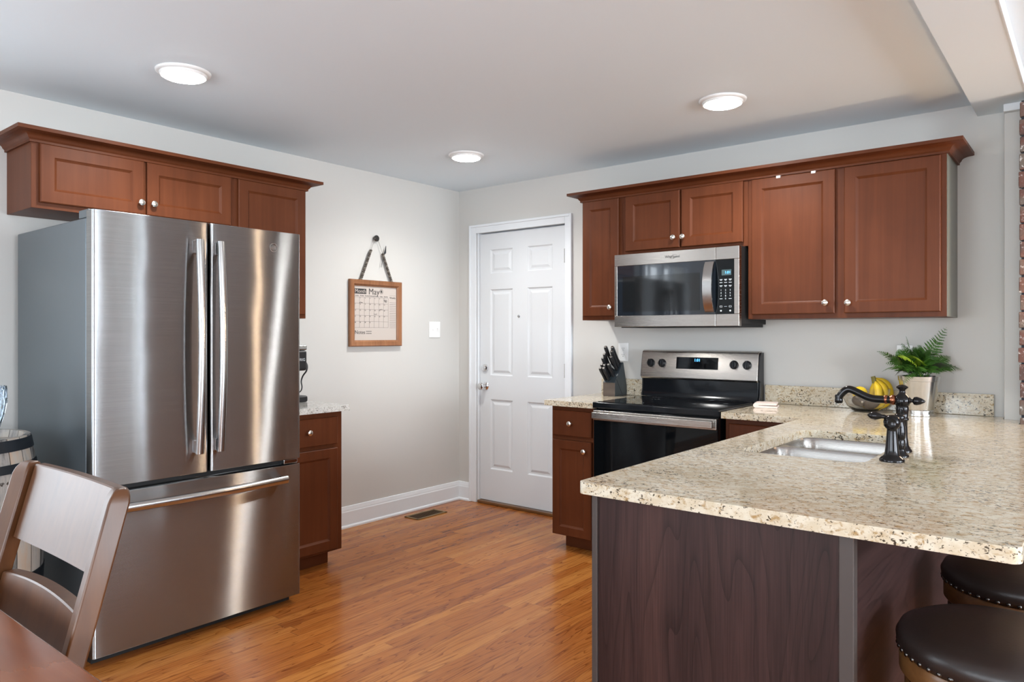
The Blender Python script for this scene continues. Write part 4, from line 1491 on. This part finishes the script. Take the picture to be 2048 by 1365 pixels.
for (c, r, w) in ((1.3, 0.9, 0.03), (5.5, 1.95, 0.028), (6.4, 0.35, 0.03), (6.4, 0.5, 0.026), (6.5, 0.65, 0.022), (4.3, 2.75, 0.03)):
    q = MB()
    for i in range(5):
        y = gx0 + (gx1 - gx0) * c / 7 + w * (i / 5 - 0.5)
        z = gz1 - (gz1 - gz0) * r / 5 + random.uniform(-.002, .002)
        q.box(XB, XB + 0.0004, y, y + w / 6, z - 0.0018, z + 0.0018)
    parts.append(q)
for z in (0.835, 0.875):
    q = MB()
    for i in range(9):
        y = iy0 + 0.275 * IW + i * 0.0055
        q.box(XB, XB + 0.0004, y, y + 0.0042, iz1 - z * IH - 0.002, iz1 - z * IH + 0.002)
    parts.append(q)
join(*parts).build('lettering', 'printd', ca, smooth=False)
text_mb('Month', 0.036, (XB + 0.0006, iy0 + 0.145 * IW, iz1 - 0.098 * IH), U, Vv, 0.0003).build('month_lettering', 'paper', ca, smooth=False)
ny, nz = -0.868, 1.978
for (ya, sgn) in ((-1.005, -1), (-0.725, 1)):
    a = Vector((0.020, ya, cz1 - 0.002)); b = Vector((0.022, ny + sgn * 0.012, nz))
    MB().tube([a, b], 0.0016, 6).build('twine', 'twine', ca)
    nb = 17
    t1 = 0.68 if sgn < 0 else 0.62
    for i in range(nb):
        p = a.lerp(b, 0.02 + t1 * i / (nb - 1))
        MB().ball(p, 0.0105, 10, 7, sc=(1, 1, 0.85)).build('bead', 'bead' if i % 3 else 'beadl', ca)
pa = Vector((0.024, ny + 0.078, nz - 0.095))
m = MB().tube([pa + Vector((0, 0.008, 0.050)), pa, pa + Vector((0, -0.008, -0.012))], [0.002, 0.0075, 0.003], 8)
m.tube([pa + Vector((0, -0.006, -0.01)), pa + Vector((0, -0.026, -0.06)), pa + Vector((0, -0.036, -0.105))], 0.0014, 6)
tag(m.build('pen', 'blackp', None, loc=pa), 'black marker pen tucked into the twine of the calendar', 'pen')
tag(MB().lathe((0.0005, ny, nz), [(0.009, 0), (0.009, 0.016), (0.022, 0.019), (0.022, 0.027), (0.018, 0.030), (0, 0.030)], 24, (1, 0, 0)).build('wall_hook', M['nail'], None, loc=(0.0005, ny, nz)), 'round grey wall hook holding up the calendar', 'hook')

# ================================================================== floor vent
vt = thing('floor_vent', 'brass floor register in the oak floor near the left baseboard', 'vent', (0.172, -0.53, 0))
m = MB()
vx0, vx1, vy0, vy1 = 0.102, 0.243, -0.680, -0.385
for a, b, c, d in ((vx0, vx1, vy0, vy0 + 0.018), (vx0, vx1, vy1 - 0.018, vy1), (vx0, vx0 + 0.018, vy0, vy1), (vx1 - 0.018, vx1, vy0, vy1)):
    m.box(a, b, c, d, 0.0003, 0.006)
m.build('frame', 'brass', vt, bevel=0.002)
m = MB().box(vx0 + 0.018, vx1 - 0.018, vy0 + 0.018, vy1 - 0.018, 0.0003, 0.0015)
for i in range(20):
    y = vy0 + 0.024 + i * 0.0128
    m.box(vx0 + 0.018, vx1 - 0.018, y, y + 0.004, 0.0015, 0.0045)
m.build('slats', 'brassd', vt, smooth=False)

# ================================================================== things on the peninsula
# fern in a metal pot
pc = Vector((3.268, -0.182, ZC))
fp = thing('potted_fern', 'leafy green fern in a shiny silver pot on the granite corner', 'plant', pc)
m = MB().lathe(pc, [(0.068, 0), (0.072, 0.002), (0.072, 0.010), (0.066, 0.014), (0.066, 0.018), (0.069, 0.022), (0.069, 0.027), (0.066, 0.030), (0.0885, 0.170), (0.091, 0.172), (0.0945, 0.194), (0.0925, 0.1945), (0.088, 0.176), (0.082, 0.165), (0.0, 0.165)], 48)
m.build('pot', 'pot', fp, angle=0.5)
MB().lathe(pc, [(0.0, 0.186), (0.06, 0.184), (0.0865, 0.176), (0.0, 0.1745)], 24, cap=False).build('soil', 'soil', fp)


def frond(base_, tip, lift, width, mat, n=17, twist=0.0):
    b, t = Vector(base_), Vector(tip)
    mid = (b + t) / 2 + Vector((0, 0, lift))
    pts = [(b * (1 - s) ** 2 + mid * 2 * s * (1 - s) + t * s * s) for s in [i / 40 for i in range(41)]]
    m = MB()
    m.tube(pts, [0.0016 * (1 - 0.75 * i / 40) for i in range(41)], 5)
    for i in range(n):
        s = 0.22 + 0.78 * i / n
        k = min(39, int(s * 40))
        p = pts[k]
        T_ = (pts[k + 1] - pts[k - 1]).normalized()
        S = T_.cross(Vector((0, 0, 1)))
        if S.length < 0.05:
            S = Vector((1, 0, 0))
        S.normalize()
        S = Matrix.Rotation(twist, 3, T_) @ S
        N = S.cross(T_).normalized()
        L = width * min(1.0, (s - 0.12) * 5) * (1 - s) ** 0.62 * random.uniform(0.85, 1.12)
        if L < 0.004:
            continue
        for sg in (-1, 1):
            D = (S * sg * 0.86 + T_ * 0.5 + N * random.uniform(-0.1, 0.1)).normalized()
            Wd = D.cross(N).normalized()
            left, right = [], []
            q = 6
            for j in range(q + 1):
                f = j / q
                wv = L * 0.155 * (1 - f) ** 0.7 * (1.0 if j % 2 == 0 else 0.60)
                c = p + D * (L * f) - N * (L * 0.22 * f * f)
                if j == q:
                    left.append(m.bm.verts.new(c))
                else:
                    sh = D * (L * 0.05)
                    left.append(m.bm.verts.new(c + Wd * wv + sh))
                    right.append(m.bm.verts.new(c - Wd * wv + sh))
            right.append(left[-1])
            for j in range(q):
                if j == q - 1:
                    m.bm.faces.new([left[j], right[j], left[j + 1]])
                else:
                    m.bm.faces.new([left[j], right[j], right[j + 1], left[j + 1]])
    return m.build('frond', mat, fp, smooth=False)


D0 = 3.58
fr_list = [  # tip px, py, depth offset, lift, width, material, twist
    (1893, 655, 0.03, -0.03, 0.085, 'fern', 1.1), (1812, 673, 0.05, 0.02, 0.055, 'fern', 0.4), (1753, 703, 0.03, 0.03, 0.06, 'fern', 0.5),
    (1764, 744, -0.02, 0.05, 0.06, 'fern', 0.3), (1924, 741, 0.0, 0.05, 0.075, 'fern', 0.5), (1902, 714, 0.04, 0.03, 0.075, 'fern', 0.7),
    (1878, 708, -0.05, 0.05, 0.075, 'fern', 0.2), (1800, 716, -0.10, 0.05, 0.085, 'fernl', -0.5), (1838, 722, -0.12, 0.06, 0.085, 'fernl', -0.6),
    (1806, 772, -0.095, 0.06, 0.055, 'fern', 0.0), (1880, 750, -0.09, 0.05, 0.075, 'fern', 0.1), (1850, 745, -0.13, 0.05, 0.07, 'fern', -0.3),
    (1782, 722, 0.06, 0.03, 0.075, 'fern', 0.6), (1795, 700, 0.0, 0.02, 0.075, 'fern', 0.8), (1840, 690, 0.04, 0.0, 0.08, 'fern', 0.9),
    (1860, 715, 0.05, 0.02, 0.08, 'fern', 0.7), (1820, 735, -0.10, 0.04, 0.08, 'fern', -0.2), (1905, 735, -0.05, 0.05, 0.07, 'fernd', 0.3),
    (1785, 740, -0.07, 0.05, 0.07, 'fern', 0.0), (1830, 705, -0.06, 0.02, 0.08, 'fern', -0.7), (1864, 735, -0.02, 0.03, 0.085, 'fern', 0.5),
    (1815, 745, -0.11, 0.05, 0.06, 'fern', -0.4), (1775, 712, 0.0, 0.03, 0.07, 'fernd', 0.4), (1770, 728, 0.04, 0.04, 0.075, 'fern', 0.7),
    (1802, 688, 0.06, 0.01, 0.07, 'fern', 0.9), (1858, 700, -0.03, 0.02, 0.08, 'fern', 0.3), (1890, 728, 0.02, 0.03, 0.08, 'fern', 0.8),
    (1845, 710, 0.0, 0.01, 0.085, 'fern', 1.0), (1825, 695, 0.03, 0.01, 0.08, 'fern', 0.8), (1872, 722, -0.08, 0.04, 0.075, 'fern', -0.2),
    (1790, 752, 0.0, 0.05, 0.06, 'fernd', 0.2), (1908, 748, 0.05, 0.05, 0.06, 'fernd', 0.4), (1850, 725, 0.06, 0.02, 0.09, 'fern', 0.9),
    (1810, 722, 0.08, 0.02, 0.09, 'fern', 0.8),
]
for px, py, dd, lift, wd, mt, tw in fr_list:
    b = pc + Vector((random.uniform(-0.035, 0.035), random.uniform(-0.035, 0.035), 0.18))
    frond(b, at(px, py, D0 + dd), lift + 0.03, wd, mt, twist=tw)

# glass bowl with fruit
bc = Vector((3.018, -0.148, ZC))
DB = 3.765
m = MB().lathe(bc, [(0.0, 0.0), (0.050, 0.0), (0.062, 0.004), (0.090, 0.030), (0.106, 0.065), (0.114, 0.118), (0.1145, 0.121), (0.112, 0.121), (0.1035, 0.066), (0.088, 0.033), (0.060, 0.009), (0.0, 0.006)], 48, cap=False)
tag(m.build('fruit_bowl', 'glass', None, angle=1.0, loc=bc), 'clear glass fruit bowl on the granite in front of the backsplash', 'bowl')
bn = thing('banana_bunch', 'bunch of yellow bananas standing in the glass bowl', 'bananas', bc + Vector((0, 0, 0.012)))
crown_p = at(1747.5, 758, DB)
for k, (ctrl, sp) in enumerate((
        ([(1747, 757, 0), (1752, 768, -.012), (1757, 782, -.03), (1757, 798, -.045), (1750, 811, -.045), (1738, 817, -.03)], 1),
        ([(1748, 757, 0), (1759, 765, -.01), (1769, 781, -.02), (1770, 797, -.035), (1762, 811, -.05), (1747, 819, -.05)], 1),
        ([(1749, 757, .005), (1764, 761, .005), (1777, 776, .0), (1778, 794, -.012), (1770, 808, -.03), (1757, 817, -.045)], 1),
        ([(1747, 757, .005), (1748, 770, .012), (1746, 788, .02), (1741, 803, .025), (1733, 812, .03), (1726, 815, .03)], 1))):
    P = [at(x, y, DB + d) for x, y, d in ctrl]
    pts = []
    for i in range(25):          # smooth the path
        t = i / 24 * (len(P) - 1)
        a = int(min(t, len(P) - 2)); f = t - a
        p0, p1, p2, p3 = P[max(a - 1, 0)], P[a], P[a + 1], P[min(a + 2, len(P) - 1)]
        pts.append(0.5 * ((2 * p1) + (p2 - p0) * f + (2 * p0 - 5 * p1 + 4 * p2 - p3) * f * f + (3 * p1 - p0 - 3 * p2 + p3) * f ** 3))
    rad = []
    for i in range(25):
        t = i / 24
        rad.append(0.0055 if t < 0.12 else (0.0055 + (0.0205 - 0.0055) * min(1, (t - 0.12) / 0.18) if t < 0.75 else 0.0205 - 0.016 * ((t - 0.75) / 0.25) ** 1.6))
    MB().tube(pts, rad, 7).build('banana', 'banana', bn, angle=0.9)
MB().tube([crown_p + Vector((-0.004, 0, 0.012)), crown_p + Vector((0, 0, -0.002)), crown_p + Vector((0.004, 0, -0.022))], [0.011, 0.0115, 0.012], 8).build('stem', 'bananatip', bn)
p = at(1720, 787, DB - 0.01)
tag(MB().ball(p, 0.036, 20, 14, sc=(1, 1, 0.98)).build('citrus_fruit', 'lemon', None, loc=p), 'round yellow fruit at the left of the glass bowl, above the avocado', 'fruit')
for (px, py, dd, lab, ry) in ((1721, 802, -0.035, 'dark avocado with a pale stem scar in the glass bowl, left one', 0.15), (1744, 806, -0.062, 'dark avocado in the glass bowl in front of the bananas', -0.5)):
    p = at(px, py, DB + dd)
    t = thing('avocado', lab, 'avocado', p, 'avocados in the glass bowl')
    rot = Matrix.Rotation(YAW, 3, 'Z') @ Matrix.Rotation(ry, 3, 'Y')
    MB().ball(p, 0.030, 22, 14, sc=(1.45, 1.0, 1.02), rot=rot).build('skin', 'avocado', t)
    q = p + (-FW * 0.0295 - RT * 0.006 + Vector((0, 0, -0.004)))
    if ry > 0:
        MB().ball(q, 0.0055, 10, 6, sc=(1, 0.5, 1.1), rot=Matrix.Rotation(YAW, 3, 'Z')).build('stem_scar', 'avotip', t)

# folded cloth
c0 = Vector((2.548, -0.262, ZC))
cl = []
for i in range(9):
    a = -PI / 2 - PI * i / 8
    cl.append((-0.055 + 0.0135 * math.cos(a), 0.0140 + 0.0135 * math.sin(a)))
prof = cl + [(0.05, 0.0275), (0.052, 0.024), (0.05, 0.0165), (-0.040, 0.0150), (-0.040, 0.0130), (0.055, 0.0115), (0.057, 0.006), (0.055, 0.0005)]
m = MB()
rot = Matrix.Rotation(0.25, 3, 'Z')
m.prism([c0 + rot @ Vector((a, -0.055, b)) for a, b in prof], rot @ Vector((0, 0.11, 0)))
tag(m.build('dishcloth', 'cloth', None, bevel=0.003, loc=c0), 'small folded pale pink cloth on the granite right of the stove', 'cloth')

# ================================================================== barrel and vase
ba = Vector((0.505, -3.413, 0))
br = thing('barrel', 'weathered wooden barrel with dark iron hoops beside the refrigerator', 'barrel', ba)
BH = 0.905


def brad(z):
    t = (z / BH - 0.5) * 2
    return 0.308 - 0.046 * t * t


prof = [(brad(BH * i / 24), BH * i / 24) for i in range(25)]
prof += [(brad(BH) - 0.018, BH), (brad(BH) - 0.024, BH - 0.030), (0, BH - 0.030)]
MB().lathe(ba, prof, 72, cap=True).build('staves', 'barrel', br, angle=0.7)
for z0, z1 in ((0.856, 0.899), (0.776, 0.809), (0.60, 0.645), (0.315, 0.38), (0.10, 0.135), (0.004, 0.05)):
    m = MB().lathe(ba, [(brad(z0) - 0.001, z0), (brad(z0) + 0.003, z0), (brad(z1) + 0.003, z1), (brad(z1) - 0.001, z1)], 72, cap=False)
    m.build('hoop', 'hoop', br, angle=0.6)
for body, ang, z, sz in (('WNP 4', 0.285, 0.742, 0.019),):
    m = MB()
    for k, ch in enumerate(body):
        if ch == ' ':
            continue
        a = ang + k * 0.031
        r = brad(z) + 0.0012
        o_ = ba + Vector((r * math.cos(a), r * math.sin(a), z))
        m = join(m, text_mb(ch, sz, o_, (-math.sin(a), math.cos(a), 0), (0, 0, 1), 0.0006))
    m.build('stamped_lettering', 'burn', br, smooth=False)
vp = Vector((0.600, -3.334, BH - 0.030))
prof = [(0.0, 0.0), (0.050, 0.0), (0.052, 0.006), (0.040, 0.016), (0.044, 0.03), (0.060, 0.07), (0.074, 0.12), (0.082, 0.17), (0.083, 0.215), (0.081, 0.228), (0.077, 0.228), (0.075, 0.16), (0.066, 0.11), (0.045, 0.05), (0.0, 0.035)]
m = MB().lathe(vp, prof, 26, cap=False)
for v in m.bm.verts:
    d = Vector((v.co.x - vp.x, v.co.y - vp.y, 0))
    if d.length > 0.02 and 0.03 < v.co.z - vp.z < 0.20:
        a = math.atan2(d.y, d.x)
        s = 1 + 0.035 * math.cos(a * 13)
        v.co.x = vp.x + d.x * s
        v.co.y = vp.y + d.y * s
tag(m.build('vase', 'crystal', None, smooth=False, loc=vp), 'cut crystal vase standing on the barrel top at the left picture edge', 'vase')

# ================================================================== dining chair and table
chx = 2.206
ch = thing('dining_chair', 'brown wooden dining chair with curved ladder back, tucked at the table', 'chair', (chx, -3.72, 0))


def lean(z):       # shift in y of the chair back at height z
    if z >= 0.45:
        return (z - 1.0) * 0.275
    return (0.45 - 1.0) * 0.275 + (0.45 - z) * 0.12


for sg, xi in ((1, 2.423), (-1, 1.989)):
    a = Vector((0.966 * sg, -0.259, 0)); b = Vector((0.259 * sg, 0.966, 0))
    p0 = Vector((xi, -3.610, 0))
    m = MB()
    rings = []
    for z in (0.0, 0.25, 0.45, 0.60, 0.80, 0.974, 0.986, 0.996, 1.0):
        sh = Vector((0, lean(z), z))
        w, dp = 0.052, 0.040
        i0 = 0.0
        i0 = {0.986: 0.002, 0.996: 0.006, 1.0: 0.011}.get(z, 0.0)
        q = [p0 + a * i0 + b * i0 + sh, p0 + a * (w - i0 * 1.5) + b * i0 + sh, p0 + a * (w - i0 * 1.5) + b * (dp - i0) + sh, p0 + a * i0 + b * (dp - i0) + sh]
        rings.append([m.bm.verts.new(v) for v in q])
    for A, B in zip(rings, rings[1:]):
        for k in range(4):
            j = (k + 1) % 4
            m.bm.faces.new([A[k], A[j], B[j], B[k]])
    m.bm.faces.new(rings[0]); m.bm.faces.new(rings[-1])
    m.build('back_post', 'chair', ch, bevel=0.005, seg=3)


def rail(z0, z1, arch, name, sag=0.004, th=0.022):
    m = MB()
    rows = []
    N = 18
    for i in range(N + 1):
        t = i / N
        x = 1.991 + (2.421 - 1.991) * t
        yb_ = -3.610 + 0.014 + sag * 4 * t * (1 - t)
        zt = z1 + arch * 4 * t * (1 - t)
        zb = z0 + 0.0 * t
        pts = []
        for (dy, z) in ((0, zb), (0, (zb + zt) / 2), (0, zt - 0.0025), (0.0025, zt), (th - 0.0025, zt), (th, zt - 0.0025), (th, zb)):
            pts.append(m.bm.verts.new((x, yb_ + dy + lean(z), z)))
        rows.append(pts)
    n = len(rows[0])
    for A, B in zip(rows, rows[1:]):
        for k in range(n):
            j = (k + 1) % n
            m.bm.faces.new([A[k], A[j], B[j], B[k]])
    m.bm.faces.new(rows[0]); m.bm.faces.new(rows[-1])
    return m.build(name, 'chair', ch, angle=0.45)


rail(0.832, 0.995, 0.002, 'top_rail')
rail(0.66, 0.756, 0.012, 'lower_rail', th=0.030)
m = MB().prism([(1.985, -3.775, 0.44), (2.427, -3.775, 0.44), (2.45, -4.17, 0.44), (1.962, -4.17, 0.44)], (0, 0, 0.028))
m.build('seat', 'chair', ch, bevel=0.008, seg=3)
for x in (1.985, 2.387):
    MB().box(x, x + 0.040, -4.16, -4.12, 0.0, 0.4395).build('front_leg', 'chair', ch, bevel=0.004)
MB().box(2.0, 2.41, -4.135, -4.115, 0.36, 0.4392).build('apron', 'chair', ch)
MB().box(2.0, 2.41, -3.785, -3.765, 0.36, 0.4392).build('apron', 'chair', ch)

tb = thing('dining_table', 'reddish cherry dining table corner in front of the chair', 'table', (2.0, -4.2, 0))
MB().box(1.00, 2.98, -4.72, -3.736, 0.722, 0.750).build('tabletop', 'table', tb, bevel=0.006, seg=3)
m = MB()
for a, b, c, d in ((1.10, 2.88, -3.86, -3.835), (1.10, 2.88, -4.62, -4.595), (1.10, 1.125, -4.62, -3.835), (2.855, 2.88, -4.62, -3.835)):
    m.box(a, b, c, d, 0.635, 0.7215)
m.build('apron', 'table', tb, smooth=False)
for x in (1.085, 2.825):
    for y in (-4.635, -3.89):
        MB().box(x, x + 0.07, y, y + 0.07, 0, 0.7212).build('leg', 'table', tb, bevel=0.006)

# ================================================================== bar stools
def stool(x, y, label):
    t = thing('bar_stool', label, 'bar stool', (x, y, 0), 'leather bar stools under the peninsula overhang')
    R_, zt = 0.200, 0.650
    c = (x, y, 0)
    MB().lathe(c, [(0.180, 0.598), (R_ - 0.006, 0.600), (R_ + 0.001, 0.612), (R_ + 0.003, 0.630), (R_ - 0.006, 0.648), (R_ - 0.03, 0.660), (R_ - 0.08, 0.671), (R_ - 0.14, 0.676), (0, 0.678)], 64).build('seat_cushion', 'leather', t, angle=1.0)
    MB().lathe(c, [(0.175, 0.548), (R_ - 0.010, 0.549), (R_ - 0.004, 0.556), (R_ - 0.004, 0.590), (R_ - 0.008, 0.598), (0.175, 0.5985)], 64, cap=True).build('seat_ring', 'oak', t, angle=0.6)
    MB().lathe(c, [(0.10, 0.536), (0.10, 0.5478)], 32).build('swivel_plate', 'blackm', t)
    MB().lathe(c, [(0.150, 0.470), (0.182, 0.470), (0.185, 0.476), (0.185, 0.530), (0.182, 0.5355), (0.150, 0.5355)], 64).build('apron_ring', 'oak', t, angle=0.6)
    proto = None
    for k in range(52):
        a = 2 * PI * k / 52
        d = Vector((math.cos(a), math.sin(a), 0))
        if proto is None:
            proto = MB().lathe((x, y, 0.607) + d * (R_ - 0.0015) if False else Vector((x, y, 0.607)) + d * (R_ - 0.0012), [(0.0058, 0), (0.0050, 0.002), (0.0028, 0.0036), (0, 0.0042)], 10, d).build('nail_head', 'nail', t, angle=1.2)
        else:
            o = proto.copy()
            COL.objects.link(o)
            o.parent = t
            o.rotation_euler = (0, 0, a)
    for k in range(4):
        a = PI / 4 + k * PI / 2
        d = Vector((math.cos(a), math.sin(a), 0))
        p0 = Vector(c) + d * 0.150 + Vector((0, 0, 0.4695)); p1 = Vector(c) + d * 0.215
        R3 = Matrix.Rotation(a, 3, 'Z')
        m = MB()
        pr = [(-0.020, -0.020), (0.020, -0.020), (0.020, 0.020), (-0.020, 0.020)]
        m.sweep([p0, p1], pr, R3 @ Vector((1, 0, 0)), R3 @ Vector((0, 1, 0)))
        m.build('leg', 'oak', t, bevel=0.004)
    m = MB()
    m.tube([Vector(c) + Vector((0.186 * math.cos(a), 0.186 * math.sin(a), 0.20)) for a in [2 * PI * i / 48 for i in range(49)]], 0.010, 8)
    m.build('foot_ring', 'nail', t)
    return t


stool(3.795, -2.350, 'nearer round bar stool with dark brown leather seat and nailhead trim')
stool(3.800, -1.775, 'farther round leather bar stool, partly hidden under the granite overhang')

# unseen warm lamp added on the chimney to make the refrigerator doors' streak
sc_ = thing('added_sconce', 'small added, unseen warm lamp with a cylinder shade on the brick chimney, right of the picture', 'lamp', (4.10, -0.31, 1.55))
MB().box(4.07, 4.13, -0.330, -0.309, 1.48, 1.62).build('back_plate', 'bronze', sc_)
MB().lathe((4.10, -0.385, 1.47), [(0.045, 0), (0.05, 0.0), (0.05, 0.17), (0.045, 0.17)], 32).build('shade', 'added_lamp', sc_)
for z in (1.4645, 1.6405):  # added caps keep the warm glow off the ceiling
    MB().lathe((4.10, -0.385, z), [(0.062, 0), (0.062, 0.005)], 32).build('cap', 'bronze', sc_)
